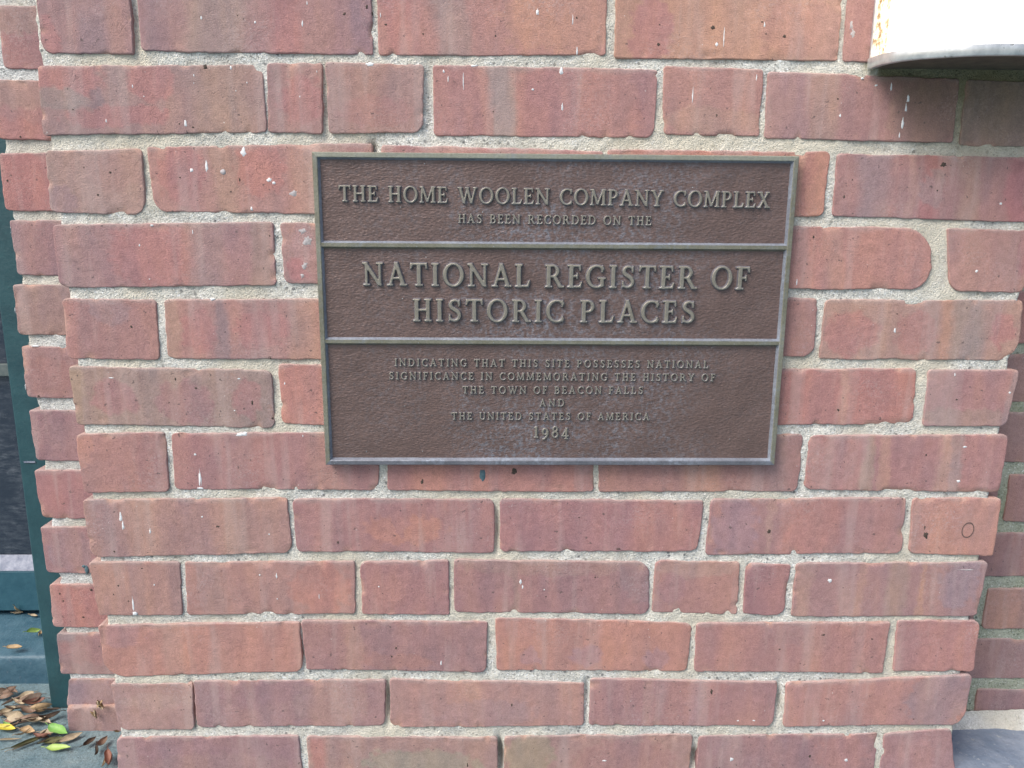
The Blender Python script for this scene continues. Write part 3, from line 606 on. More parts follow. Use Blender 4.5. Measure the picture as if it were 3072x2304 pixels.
# ------------------------------------------------------------------ marks on the pier
DR_ = [('A', 1305, 115, 13, 24), ('A', 1655, 145, 13, 16), ('A', 1960, 148, 13, 42), ('A', 860, 560, 10, 22), ('A', 1255, 488, 9, 16), ('A', 1495, 440, 14, 32),
       ('A', 1202, 800, 20, 44), ('A', 690, 783, 11, 20), ('A', 1338, 1072, 20, 92), ('A', 1578, 985, 46, 60), ('A', 1240, 1105, 20, 26), ('A', 1745, 1165, 30, 26),
       ('A', 1775, 1185, 26, 20), ('A', 1630, 1350, 18, 26), ('A', 985, 1460, 18, 14), ('A', 1250, 1502, 6, 30), ('A', 905, 1588, 12, 18), ('A', 1990, 20, 8, 30),
       ('A', 1255, 538, 5, 10), ('A', 1600, 535, 5, 12), ('A', 1528, 588, 7, 10), ('A', 933, 625, 8, 7), ('A', 1943, 625, 9, 12), ('A', 2053, 463, 7, 14),
       ('B', 1272, 76, 24, 40), ('B', 1500, 125, 8, 72), ('B', 1528, 325, 13, 44), ('B', 663, 462, 14, 20), ('B', 790, 510, 4, 150), ('B', 692, 510, 6, 40),
       ('B', 1425, 458, 30, 42), ('B', 1240, 580, 14, 14), ('B', 1432, 690, 16, 44), ('B', 862, 425, 44, 12), ('B', 184, 418, 44, 22), ('B', 253, 95, 8, 30),
       ('C', 530, 160, 12, 40), ('C', 220, 287, 20, 30), ('C', 65, 615, 8, 100), ('C', 1352, 560, 14, 60), ('C', 1462, 640, 26, 50), ('C', 1447, 700, 16, 60),
       ('C', 1425, 795, 22, 66), ('C', 1405, 875, 10, 40), ('C', 268, 230, 4, 130), ('C', 1255, 552, 16, 14), ('C', 1165, 508, 18, 12), ('C', 480, 500, 5, 44),
       ('D', 1375, 278, 28, 18), ('D', 1565, 1158, 84, 18), ('D', 1590, 1150, 20, 24), ('D', 1265, 1285, 15, 17), ('D', 1298, 1445, 20, 140), ('D', 1298, 1505, 36, 14),
       ('D', 720, 790, 36, 7), ('D', 1845, 825, 10, 20), ('D', 1548, 795, 20, 10), ('D', 1963, 1166, 8, 16), ('D', 970, 150, 7, 6), ('D', 1520, 1002, 10, 8),
       ('G', 782, 30, 22, 60), ('G', 798, 82, 18, 60), ('G', 973, 125, 14, 40), ('G', 862, 590, 16, 90), ('G', 874, 655, 30, 24), ('G', 1792, 415, 12, 36), ('G', 1310, 30, 10, 12),
       ('G', 1745, 143, 10, 9), ('G', 1682, 408, 10, 10), ('G', 1796, 563, 9, 9), ('G', 1000, 472, 9, 11), ('G', 2068, 545, 6, 40),
       ('H', 1162, 450, 18, 34), ('H', 1175, 485, 14, 26), ('H', 647, 975, 12, 32), ('H', 1705, 1612, 30, 9), ('H', 1315, 503, 8, 9), ('H', 243, 482, 10, 10),
       ('I', 952, 443, 24, 25), ('I', 318, 1605, 24, 24), ('I', 1060, 1610, 24, 20), ('I', 910, 1350, 14, 9), ('I', 462, 1350, 20, 9), ('I', 358, 1352, 14, 8),
       ('F', 1787, 1460, 24, 16), ('F', 1828, 1238, 24, 14), ('F', 1376, 480, 18, 36), ('F', 1903, 98, 16, 18), ('F', 1762, 768, 10, 22), ('F', 2118, 885, 14, 14), ('F', 738, 170, 10, 40),
       ('C', 1020, 748, 14, 24), ('C', 2060, 1320, 18, 14)]
for i, (c, x, y, w, h) in enumerate(DR_):
    blob('paint_drip', pier, c, x, y, w*1.15, h*1.1, M_DRIP, seed=i, shape='drip' if h > w*1.3 else 'oval', lift=.00015, var=.32)
for i, (c, x, y, w, h) in enumerate([('C', 1092, 165, 26, 60), ('C', 1105, 212, 36, 56), ('A', 1900, 1250, 50, 40), ('A', 1992, 1560, 60, 60), ('A', 1960, 1500, 50, 40), ('D', 1975, 60, 40, 50), ('D', 1960, 130, 26, 30), ('I', 1845, 375, 110, 5)]):
    blob('grey_stain', pier, c, x, y, w, h, M_GREYSTAIN, seed=i, lift=.0001, var=.5)
PT = [('A', 1330, 435, 32, 32), ('A', 715, 1118, 20, 14), ('A', 475, 710, 14, 10), ('A', 1163, 803, 13, 12), ('A', 1250, 825, 18, 14), ('A', 1540, 100, 10, 10), ('A', 545, 1085, 8, 14),
      ('A', 635, 1262, 16, 16), ('A', 1165, 1150, 14, 10), ('A', 1552, 1165, 10, 26), ('A', 1495, 1242, 12, 10), ('A', 1748, 1528, 12, 12),
      ('B', 20, 90, 20, 26), ('B', 165, 46, 15, 36), ('B', 288, 160, 22, 18), ('B', 530, 220, 14, 14), ('B', 1000, 232, 10, 16), ('B', 1525, 115, 12, 20), ('B', 2055, 287, 24, 24), ('B', 2063, 160, 12, 12),
      ('B', 985, 723, 10, 12), ('B', 1275, 528, 10, 10), ('B', 203, 85, 14, 26), ('C', 195, 180, 34, 28), ('C', 540, 220, 14, 10), ('C', 657, 235, 26, 26), ('C', 515, 142, 16, 10),
      ('C', 1690, 1065, 44, 36), ('C', 1047, 1275, 12, 24), ('C', 847, 1535, 12, 26), ('C', 220, 750, 10, 26), ('C', 1100, 1165, 10, 12), ('C', 1650, 1235, 14, 14), ('C', 1005, 640, 18, 12),
      ('D', 851, 458, 16, 24), ('D', 1135, 797, 14, 22), ('D', 1270, 857, 18, 14), ('D', 1635, 950, 14, 32), ('D', 1095, 950, 8, 14), ('D', 1460, 492, 10, 10), ('D', 1752, 660, 10, 20), ('D', 1765, 1052, 12, 14), ('D', 1415, 1280, 8, 8),
      ('E', 525, 1460, 20, 40), ('E', 1120, 1395, 40, 44), ('E', 1140, 640, 1, 1), ('F', 1008, 998, 18, 18), ('F', 1578, 1290, 12, 14), ('F', 1390, 375, 10, 12), ('F', 1602, 40, 12, 10), ('F', 1775, 930, 16, 12),
      ('G', 1412, 92, 26, 16), ('G', 742, 255, 15, 13), ('G', 768, 477, 14, 14), ('G', 833, 577, 14, 12), ('G', 737, 533, 6, 14), ('G', 1690, 505, 8, 12), ('G', 2190, 195, 16, 18), ('G', 920, 365, 14, 10),
      ('H', 1327, 548, 12, 12), ('H', 355, 880, 16, 20), ('H', 325, 935, 12, 14), ('H', 1105, 1250, 14, 22), ('H', 1797, 240, 34, 10), ('H', 1540, 35, 18, 8), ('H', 818, 1640, 12, 26), ('H', 268, 527, 7, 10), ('H', 1645, 422, 12, 10),
      ('I', 560, 125, 26, 30), ('I', 1575, 150, 32, 46), ('I', 1567, 100, 12, 30), ('I', 187, 1165, 18, 40), ('I', 627, 890, 14, 12), ('I', 910, 795, 30, 10), ('I', 1225, 820, 16, 10), ('I', 825, 1585, 14, 20), ('I', 1495, 1340, 12, 10)]
for i, (c, x, y, w, h) in enumerate(PT):
    if w > 1: blob('pit_spot', pier, c, x, y, w, h, M_DARK, seed=i+50, lift=.00015, var=.35)  # pits in the brick, their dark hollows painted as thin discs
# the little ring marked on a brick at the right
cx, cz = on('I', 1845, 115); V = []; F = []
for i in range(20):
    a = 2*math.pi*i/20
    for r in (.90, 1.06):
        X_, Z_ = cx+math.cos(a)*.0062*r-math.sin(a)*.001, cz+math.sin(a)*.0080*r+math.cos(a)*.002
        V.append((X_, face_y(X_, Z_, 0.0)-.0003, Z_))
for i in range(20): F.append((2*i, 2*i+1, (2*i+3) % 40, (2*i+2) % 40))
mesh_obj('ring_mark', V, F, noisy('brown_ring_stain', (.08, .06, .055), (.17, .12, .11), 500, .9), pier)
blob('paint_smear', pier, 'E', 915, 1420, 44, 90, M_TEAL, seed=2)
blob('paint_smear', pier, 'A', 1445, 1115, 36, 44, M_GREYSTAIN, seed=2)

# ------------------------------------------------------------------ plaque
PX0, PX1 = -.1692, .2804; PZ0, PZ1 = CAMZ-.2478, CAMZ+.0520
YF, YP, YB = -.0120, -.0075, .0005       # rim face, panel, back
def bronze(name, c1, c2, rough, metal, pat=0.0, patc=(.26, .31, .38), leather=False):
    mt, n, l, p = new_mat(name); co = coords(n, l, False)
    c = ramp(n, l, tex(n, l, co, 24, 4, .6), [(.3, c1), (.7, c2)])
    c = mix(n, l, 1.0, c, ramp(n, l, tex(n, l, co, 500, 3, .7), [(.25, .8), (.75, 1.22)]), 'MULTIPLY')
    if pat:
        a = ramp(n, l, tex(n, l, co, 14, 3, .6), [(.40, .05), (.60, 1)])
        if leather:
            sp = N(n, 'ShaderNodeSeparateXYZ'); l.new(co, sp.inputs[0]); ab = mul(n, l, sp.outputs[0], 0.0, 'ABSOLUTE')
            cm_ = N(n, 'ShaderNodeMapRange'); l.new(ab, cm_.inputs[0]); cm_.inputs[1].default_value = .05; cm_.inputs[2].default_value = .19
            cm_.inputs[3].default_value = 1; cm_.inputs[4].default_value = .15; a = mul(n, l, a, cm_.outputs[0])
        b = ramp(n, l, tex(n, l, co, 210, 4, .75), [(.46, 0), (.66, 1)])
        mp = mul(n, l, mul(n, l, a, b), pat)
        c = mix(n, l, mp, c, patc)
        d_ = ramp(n, l, tex(n, l, co, 300, 2, .5), [(.74, 0), (.77, .8)])
        c = mix(n, l, d_, c, (.42, .48, .52))
    l.new(c, p.inputs['Base Color']); p.inputs['Metallic'].default_value = metal; p.inputs['Roughness'].default_value = rough
    if leather:
        wn = N(n, 'ShaderNodeTexNoise'); wn.inputs['Scale'].default_value = 14; wn.inputs['Detail'].default_value = 2
        l.new(co, wn.inputs['Vector']); ws = N(n, 'ShaderNodeVectorMath', operation='SCALE'); ws.inputs['Scale'].default_value = .012
        l.new(wn.outputs['Color'], ws.inputs[0]); ad = N(n, 'ShaderNodeVectorMath', operation='ADD'); l.new(co, ad.inputs[0]); l.new(ws.outputs[0], ad.inputs[1])
        mp_ = N(n, 'ShaderNodeMapping'); mp_.inputs['Rotation'].default_value = (0, math.radians(-28), 0); mp_.inputs['Scale'].default_value = (.62, 1, 1.25)
        l.new(ad.outputs[0], mp_.inputs['Vector'])
        v = N(n, 'ShaderNodeTexVoronoi', feature='SMOOTH_F1'); v.inputs['Scale'].default_value = 480; l.new(mp_.outputs[0], v.inputs['Vector'])
        v2 = N(n, 'ShaderNodeTexVoronoi', feature='SMOOTH_F1'); v2.inputs['Scale'].default_value = 620; l.new(mp_.outputs[0], v2.inputs['Vector'])
        b1 = bump(n, l, v.outputs['Distance'], None, .0008, .5); b2 = bump(n, l, v2.outputs['Distance'], None, .0006, .5, b1)
        bump(n, l, tex(n, l, co, 45, 3), p, .003, .5, b2)
    else: bump(n, l, tex(n, l, co, 300, 4, .7), p, .0006, .6)
    return mt
M_PANEL = bronze('dark_brown_bronze', (.128, .088, .080), (.165, .114, .104), .42, .25, .62, leather=True)
M_RUB = bronze('rubbed_bronze', (.19, .185, .135), (.28, .28, .225), .42, .45, .45)
M_LET = bronze('rubbed_letter_bronze', (.21, .20, .165), (.285, .27, .23), .45, .35, .30)
M_RTOP = bronze('pale_rim_bronze', (.25, .26, .21), (.34, .35, .29), .42, .4, .4)  # paler bronze for the top side of the rim
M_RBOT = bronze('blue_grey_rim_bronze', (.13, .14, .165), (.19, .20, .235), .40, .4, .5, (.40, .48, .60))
M_OX = bronze('sky_tinted_oxide_bevel', (.20, .22, .27), (.33, .37, .44), .42, .35, .6, (.45, .56, .68))  # oxide tone with the lavender catch of the sky painted in
M_SKYOXL = bronze('sky_tinted_oxide_side', (.13, .125, .145), (.21, .21, .25), .45, .3, .5, (.36, .40, .50))  # side colour carries painted skylight along with the oxide
pq = thing('plaque', 'dark brown bronze plaque with raised lettering and rubbed rim mounted on the brick pier', 'plaque', ((PX0+PX1)/2, 0, PZ0))
box_obj('back_plate', (PX0+.0004, PX1-.0004, YP+.0006, YB, PZ0+.0004, PZ1-.0004), M_PANEL, pq, 0)
RIM, BV = .0042, .0024
# rim: four-sided profile ring
def ring_profile(x0, x1, z0, z1, prof, mats, name, fmat):
    V = []; F = []; FM = []
    for (ins, y) in prof:
        V += [(x0+ins, y, z0+ins), (x1-ins, y, z0+ins), (x1-ins, y, z1-ins), (x0+ins, y, z1-ins)]
    for k in range(len(prof)-1):
        for i in range(4):
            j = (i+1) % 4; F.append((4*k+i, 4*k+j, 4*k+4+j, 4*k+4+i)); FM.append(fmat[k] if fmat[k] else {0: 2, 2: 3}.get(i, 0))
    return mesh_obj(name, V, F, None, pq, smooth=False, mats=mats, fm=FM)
ring_profile(PX0, PX1, PZ0, PZ1, [(0, YB), (0, YF+.0008), (.0007, YF), (RIM, YF), (RIM+.0006, YF+.0006), (RIM+BV, YP+.0004), (RIM+BV+.0008, YP+.0008)], [M_RUB, M_OX, M_RBOT, M_RTOP], 'rim', [0, 0, 0, 0, 1, 1])  # M_OX: oxide tone with painted sky tint on the bevels
dz = []
for (pl_, pr_) in (((960, 727), (2365, 749.5)), ((972, 1021), (2338, 1033))):
    z = (onp(pl_, YF)[1]+onp(pr_, YF)[1])/2; dz.append(z)
    V = []; F = []; prof = [(-.0040, YP+.0005), (-.0022, YF+.0013), (-.0017, YF+.0007), (.0017, YF+.0007), (.0021, YF+.0013), (.0038, YP+.0005)]
    for x in (PX0+RIM+.0006, PX1-RIM-.0006):
        V += [(x, y, z+q) for q, y in prof]
    k = len(prof)
    F = [(i, i+1, k+i+1, k+i) for i in range(k-1)]
    o = mesh_obj('divider', V, F, None, pq, smooth=False, mats=[M_RUB, M_OX], fm=[0, 0, 0, 1, 1]);  # M_OX: oxide tone with painted sky tint
    me = o.data
    me.flip_normals() if me.polygons[2].normal.y > 0 else None
zs = [PZ1-RIM-.0004, dz[0], dz[1], PZ0+RIM+.0004]
for i in range(3):
    nx, nz = 260, int((zs[i]-zs[i+1])/.0017)
    X, Z = np.meshgrid(np.linspace(PX0+RIM, PX1-RIM, nx), np.linspace(zs[i+1], zs[i], nz))
    Y = YP+.00018*noise(X, Z, .03, 30+i)+.00010*noise(X*.7+Z*.3, Z*1.2-X*.3, .0042, 33+i)
    idx = np.arange(X.size).reshape(X.shape)
    F = np.stack([idx[:-1, :-1], idx[:-1, 1:], idx[1:, 1:], idx[1:, :-1]], -1).reshape(-1, 4)
    mesh_obj('panel', np.stack([X, Y, Z], -1).reshape(-1, 3), F, M_PANEL, pq)

# ---- letter shapes as distance fields (cap height 1)
SW, TW = .150, .092
def poly(X, Y, P):
    P = np.array(P, float); d = np.full(X.shape, 1e9); s = np.ones(X.shape)
    n_ = len(P)
    for i in range(n_):
        a, b = P[i], P[i-1]; e = b-a; wx, wy = X-a[0], Y-a[1]
        t = np.clip((wx*e[0]+wy*e[1])/(e@e), 0, 1)
        d = np.minimum(d, (wx-e[0]*t)**2+(wy-e[1]*t)**2)
        c1 = Y >= a[1]; c2 = Y < b[1]; c3 = e[0]*wy > e[1]*wx
        s = np.where((c1 & c2 & c3) | (~c1 & ~c2 & ~c3), -s, s)
    return s*np.sqrt(d)
def bx(X, Y, x0, x1, y0, y1): return poly(X, Y, [(x0, y0), (x1, y0), (x1, y1), (x0, y1)])
def sg(X, Y, x0, y0, x1, y1, w0, w1=None):
    """straight stroke with level ends"""
    w1 = w0 if w1 is None else w1
    k = math.hypot(x1-x0, y1-y0)/abs(y1-y0) if abs(y1-y0) > 1e-6 else 1
    return poly(X, Y, [(x0-w0*k/2, y0), (x0+w0*k/2, y0), (x1+w1*k/2, y1), (x1-w1*k/2, y1)])
def el(X, Y, cx, cy, rx, ry):
    u, v = (X-cx)/rx, (Y-cy)/ry; r = np.sqrt(u*u+v*v)+1e-9
    g = np.sqrt((u/rx)**2+(v/ry)**2)/r+1e-9
    return (r-1)/g
def ring(X, Y, cx, cy, rx, ry, ws, wt): return np.maximum(el(X, Y, cx, cy, rx, ry), -el(X, Y, cx, cy, rx-ws, ry-wt))
def smin(a, b, k=.04):
    h = np.clip(.5+.5*(b-a)/k, 0, 1); return b*(1-h)+a*h-k*h*(1-h)*.9
def uni(*a, k=.04):
    r = a[0]
    for b in a[1:]: r = smin(r, b, k)
    return r
def stroke(X, Y, pts):
    d = np.full(X.shape, 1e9)
    for (x0, y0, w0), (x1, y1, w1) in zip(pts[:-1], pts[1:]):
        e = (x1-x0, y1-y0); t = np.clip(((X-x0)*e[0]+(Y-y0)*e[1])/(e[0]**2+e[1]**2+1e-12), 0, 1)
        d = np.minimum(d, np.hypot(X-x0-e[0]*t, Y-y0-e[1]*t)-(w0+(w1-w0)*t)/2)
    return d
def arc(cx, cy, rx, ry, a0, a1, w0, w1, n_=16, thick=None):
    o = []
    for i in range(n_+1):
        t = i/n_; a = math.radians(a0+(a1-a0)*t)
        w = (w0+(w1-w0)*t) if thick is None else thick(a)
        o.append((cx+rx*math.cos(a), cy+ry*math.sin(a), w))
    return o
SH = .055
def ser(X, Y, x, y, half=.15):      # foot serif at y=0, head serif at y=1
    return bx(X, Y, x-half, x+half, 0, SH) if y == 0 else bx(X, Y, x-half, x+half, 1-SH, 1)
def glyph(ch, X, Y):
    st = lambda x, w=SW, y0=0, y1=1: bx(X, Y, x-w/2, x+w/2, y0, y1)
    th = lambda a: TW*.8+(SW-TW*.8)*abs(math.cos(a))**1.5
    if ch == 'I': return uni(st(.17), ser(X, Y, .17, 0), ser(X, Y, .17, 1)), .34
    if ch == 'H': return uni(st(.17), st(.68), ser(X, Y, .17, 0), ser(X, Y, .17, 1), ser(X, Y, .68, 0), ser(X, Y, .68, 1), bx(X, Y, .17, .68, .47, .555)), .85
    if ch == 'T': return uni(st(.38), ser(X, Y, .38, 0, .16), bx(X, Y, .02, .74, .925, 1), poly(X, Y, [(.0, .76), (.05, .76), (.11, .95), (.03, 1)]), poly(X, Y, [(.71, .76), (.76, .76), (.73, 1), (.65, .95)])), .76
    if ch in 'EF':
        a = [st(.17), ser(X, Y, .13, 1, .12), bx(X, Y, .1, .56, .925, 1), bx(X, Y, .17, .44, .47, .55), poly(X, Y, [(.55, .76), (.60, .76), (.58, 1), (.5, .95)]), poly(X, Y, [(.42, .39), (.46, .39), (.46, .63), (.42, .63)])]
        if ch == 'E': a += [bx(X, Y, .1, .60, 0, .075), ser(X, Y, .13, 0, .12), poly(X, Y, [(.53, .05), (.60, 0), (.66, .25), (.61, .25)])]
        else: a += [ser(X, Y, .18, 0, .16)]
        return uni(*a), (.66 if ch == 'E' else .60)
    if ch == 'L': return uni(st(.17), ser(X, Y, .17, 1), ser(X, Y, .13, 0, .12), bx(X, Y, .1, .58, 0, .075), poly(X, Y, [(.52, .05), (.60, 0), (.66, .27), (.61, .27)])), .66
    if ch == 'N': return uni(st(.16, TW), st(.76, TW), sg(X, Y, .11, 1, .76, 0, .135), ser(X, Y, .16, 0, .14), ser(X, Y, .76, 1, .14), bx(X, Y, 0, .2, 1-SH, 1)), .90
    if ch == 'M': return uni(sg(X, Y, .12, 0, .17, 1, TW), sg(X, Y, .17, 1, .50, .06, .125), sg(X, Y, .50, .06, .84, 1, TW*.9), st(.88, SW), ser(X, Y, .13, 0, .13), ser(X, Y, .88, 0, .15), bx(X, Y, .03, .24, 1-SH, 1), bx(X, Y, .78, 1.02, 1-SH, 1), k=.03), 1.03
    if ch == 'A': return uni(sg(X, Y, .13, 0, .43, 1, TW), sg(X, Y, .41, 1.02, .73, 0, .145), bx(X, Y, .24, .62, .29, .365), ser(X, Y, .13, 0, .13), ser(X, Y, .73, 0, .15), k=.03), .87
    if ch == 'W': return uni(sg(X, Y, .13, 1, .40, 0, .14), sg(X, Y, .40, 0, .62, .98, TW), sg(X, Y, .58, 1, .87, 0, .14), sg(X, Y, .87, 0, 1.13, 1, TW), ser(X, Y, .13, 1, .14), ser(X, Y, .60, 1, .12), ser(X, Y, 1.13, 1, .12), k=.03), 1.25
    if ch == 'X': return uni(sg(X, Y, .16, 1, .68, 0, .145), sg(X, Y, .66, 1, .14, 0, TW), ser(X, Y, .16, 1, .15), ser(X, Y, .66, 1, .12), ser(X, Y, .14, 0, .12), ser(X, Y, .68, 0, .15), k=.03), .82
    if ch == 'Y': return uni(sg(X, Y, .14, 1, .42, .42, .14), sg(X, Y, .70, 1, .42, .42, TW), st(.42, SW, 0, .5), ser(X, Y, .14, 1, .14), ser(X, Y, .70, 1, .12), ser(X, Y, .42, 0, .16), k=.03), .84
    if ch == 'O': return ring(X, Y, .47, .5, .46, .525, SW*1.0, TW*.8), .94
    if ch in 'CG':
        a = stroke(X, Y, arc(.48, .5, .40, .475, 48, 312, 0, 0, 28, th))
        a = uni(a, poly(X, Y, [(.70, .70), (.755, .70), (.75, 1.0), (.70, .92)]), k=.05)
        if ch == 'G': a = uni(a, bx(X, Y, .66, .80, .06, .44), bx(X, Y, .56, .88, .39, .45), k=.04); return a, .88
        a = uni(a, poly(X, Y, [(.70, .10), (.755, .0), (.76, .26), (.72, .26)]), k=.05)
        return a, .80
    if ch == 'D': return uni(st(.17), bx(X, Y, .03, .40, 1-.07, 1), bx(X, Y, .03, .40, 0, .07), np.maximum(ring(X, Y, .38, .5, .47, .5, SW, .07), .34-X)), .88
    if ch in 'PRB':
        if ch == 'B':
            a = uni(st(.17), bx(X, Y, .03, .36, .93, 1), bx(X, Y, .17, .38, .49, .555), bx(X, Y, .03, .38, 0, .07), np.maximum(ring(X, Y, .34, .745, .27, .255, SW*.9, .07), .30-X), np.maximum(ring(X, Y, .36, .275, .33, .275, SW, .07), .32-X), k=.025)
            return a, .72
        a = uni(st(.17), bx(X, Y, .03, .36, .93, 1), bx(X, Y, .17, .36, .45, .515), np.maximum(ring(X, Y, .34, .725, .30, .275, SW*.95, .07), .30-X), ser(X, Y, .18, 0, .15), k=.025)
        if ch == 'R': return uni(a, sg(X, Y, .42, .50, .72, 0, .14), bx(X, Y, .64, .86, 0, SH), k=.03), .84
        return a, .68
    if ch == 'S':
        p_ = [(.52, .80, .07), (.46, .92, .075), (.33, .955, .085), (.19, .90, .10), (.13, .77, .13), (.18, .64, .145), (.32, .54, .15), (.46, .44, .15), (.53, .30, .14), (.49, .14, .11), (.36, .05, .085), (.20, .06, .075), (.10, .17, .07)]
        q = []
        for i in range(len(p_)-1):       # smooth the stroke
            P0, P1, P2, P3 = [np.array(p_[min(max(i+j, 0), len(p_)-1)]) for j in (-1, 0, 1, 2)]
            for t in (0, .33, .66): q.append(tuple(.5*((2*P1)+(-P0+P2)*t+(2*P0-5*P1+4*P2-P3)*t*t+(-P0+3*P1-3*P2+P3)*t**3)))
        q.append(p_[-1])
        return uni(stroke(X, Y, q), poly(X, Y, [(.50, .70), (.545, .70), (.55, 1.0), (.50, .92)]), poly(X, Y, [(.07, 0), (.12, .08), (.12, .30), (.075, .30)]), k=.04), .64
    if ch == 'U': return uni(st(.17, SW, .3, 1), st(.70, TW, .3, 1), stroke(X, Y, arc(.435, .31, .265, .265, 180, 360, SW, TW, 16)), ser(X, Y, .17, 1), ser(X, Y, .70, 1, .13), k=.02), .86
    if ch == '1': return uni(st(.2, SW*1.1), ser(X, Y, .2, 0, .18), poly(X, Y, [(.02, .84), (.14, .88), (.22, 1.02), (.0, .90)]), k=.03), .42
    if ch == '9': return uni(ring(X, Y, .30, .46+.08, .28, .30, SW, .08), stroke(X, Y, [(.53, .55, SW), (.52, .30, SW*.95), (.42, .08, .12), (.24, -.12, .09), (.12, -.16, .07)]), k=.03), .64
    if ch == '8': return uni(ring(X, Y, .30, .77, .23, .25, SW*.8, .08), ring(X, Y, .30, .27, .28, .29, SW*.9, .08), k=.03), .62
    if ch == '4': return uni(st(.42, SW, -.12, .86), bx(X, Y, .02, .62, .10, .19), sg(X, Y, .06, .15, .46, .86, TW), ser(X, Y, .42, 0, .0001), bx(X, Y, .28, .58, -.14, -.09), k=.03), .66
    raise KeyError(ch)
def letter_mesh(ch, cap, height, res):
    h = 1.0/res; xs = np.arange(-.12, 1.42, h); ys = np.arange(-.26, 1.14, h)
    X, Y = np.meshgrid(xs, ys); S, adv = glyph(ch, X, Y)
    S = S-(.012 if cap > .012 else .022)
    gy, gx = np.gradient(S, h); gn = np.sqrt(gx*gx+gy*gy)+1e-9; gx, gy = gx/gn, gy/gn
    nearm = np.abs(S) < .62*h
    X = np.where(nearm, X-gx*S, X); Y = np.where(nearm, Y-gy*S, Y)
    ins = (S <= 0) | nearm
    vid = -np.ones(S.shape, int); F = []
    a, b, c, d_ = ins[:-1, :-1], ins[:-1, 1:], ins[1:, 1:], ins[1:, :-1]
    cnt = a.astype(int)+b+c+d_
    used = []
    def vi(i, j):
        if vid[i, j] < 0: vid[i, j] = len(used); used.append((i, j))
        return int(vid[i, j])
    for i, j in zip(*np.where(cnt >= 3)):
        cs = [(i, j), (i, j+1), (i+1, j+1), (i+1, j)]; cs = [q for q in cs if ins[q]]
        if all(nearm[q] for q in cs) and S[i:i+2, j:j+2].mean() > 0: continue
        F.append([vi(*q) for q in cs])
    V = []
    bnd = {}
    ed = {}
    for f in F:
        for p, q in zip(f, f[1:]+f[:1]): ed[(p, q)] = 1
    border = [(p, q) for (p, q) in ed if (q, p) not in ed]
    bs = {p for e in border for p in e}
    for k, (i, j) in enumerate(used):
        V.append((X[i, j]*cap, -height+(.18*height if k in bs else 0), Y[i, j]*cap))
    base = {}
    for k in bs:
        i, j = used[k]; g = (.30*height)
        base[k] = len(V); V.append((X[i, j]*cap+gx[i, j]*g, .0006, Y[i, j]*cap+gy[i, j]*g))
    nf = len(F)
    for (p, q) in border: F.append([q, p, base[p], base[q]])
    me = bpy.data.meshes.new('letter'); me.from_pydata([tuple(map(float, v)) for v in V], [], F)
    me.materials.append(M_LET); me.materials.append(M_SKYOXL)
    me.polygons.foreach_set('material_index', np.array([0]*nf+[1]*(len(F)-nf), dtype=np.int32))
    me.polygons.foreach_set('use_smooth', [True]*nf+[False]*(len(F)-nf)); me.update()
    return me, adv*cap
cache = {}
def text_line(s, pl_, pr_, cap, height, res, wsp=.42):
    (xa, za), (xb, zb) = onp(pl_, YP-height), onp(pr_, YP-height)
    adv = []
    for ch in s:
        if ch == ' ': adv.append(None); continue
        k = (ch, cap, res)
        if k not in cache: cache[k] = letter_mesh(ch, cap, height, res)
        adv.append(cache[k][1])
    tot = sum(a for a in adv if a); gaps = 0.0; n_ = 0
    for i in range(len(s)-1):
        if s[i] != ' ' and s[i+1] != ' ': n_ += 1
    nw = s.count(' ')
    # letter space ls, word space = ls*1 + wsp*cap
    ls = (xb-xa-tot-nw*wsp*cap)/(n_+nw*1.0 if n_+nw else 1)
    x = xa
    for i, ch in enumerate(s):
        if ch == ' ': x += wsp*cap; continue
        me, a = cache[(ch, cap, res)]
        o = bpy.data.objects.new('letter', me); COL.objects.link(o)
        z = za+(zb-za)*((x-xa)/(xb-xa) if xb > xa else 0)
        put(o, (x, YP, z), pq)
        if i+1 < len(s): x += a+ls*(1.0)
    return ls
L_ = [('THE HOME WOOLEN COMPANY COMPLEX', (1017, 604), (2309, 624), .0143, .0026, 38, .55),
      ('HAS BEEN RECORDED ON THE', (1375, 669), (1954, 676), .0080, .0019, 26, .7),
      ('NATIONAL REGISTER OF', (1089, 856), (2247, 869), .0212, .0032, 44, .50),
      ('HISTORIC PLACES', (1239, 964), (2085, 970), .0212, .0032, 44, .55),
      ('INDICATING THAT THIS SITE POSSESSES NATIONAL', (1184, 1098.5), (2125, 1105), .0071, .0018, 26, .7),
      ('SIGNIFICANCE IN COMMEMORATING THE HISTORY OF', (1167.5, 1138.5), (2145, 1144), .0071, .0018, 26, .7),
      ('THE TOWN OF BEACON FALLS', (1388, 1181), (1929, 1182), .0071, .0018, 26, .7),
      ('AND', (1619, 1219.5), (1693, 1219.5), .0071, .0018, 26, .7),
      ('THE UNITED STATES OF AMERICA', (1355, 1259), (1948, 1261), .0071, .0018, 26, .7),
      ('1984', (1602, 1313), (1707, 1313), .0112, .0019, 30, .5)]
for a in L_: print(a[0], 'spacing mm', round(text_line(*a)*1000, 2))

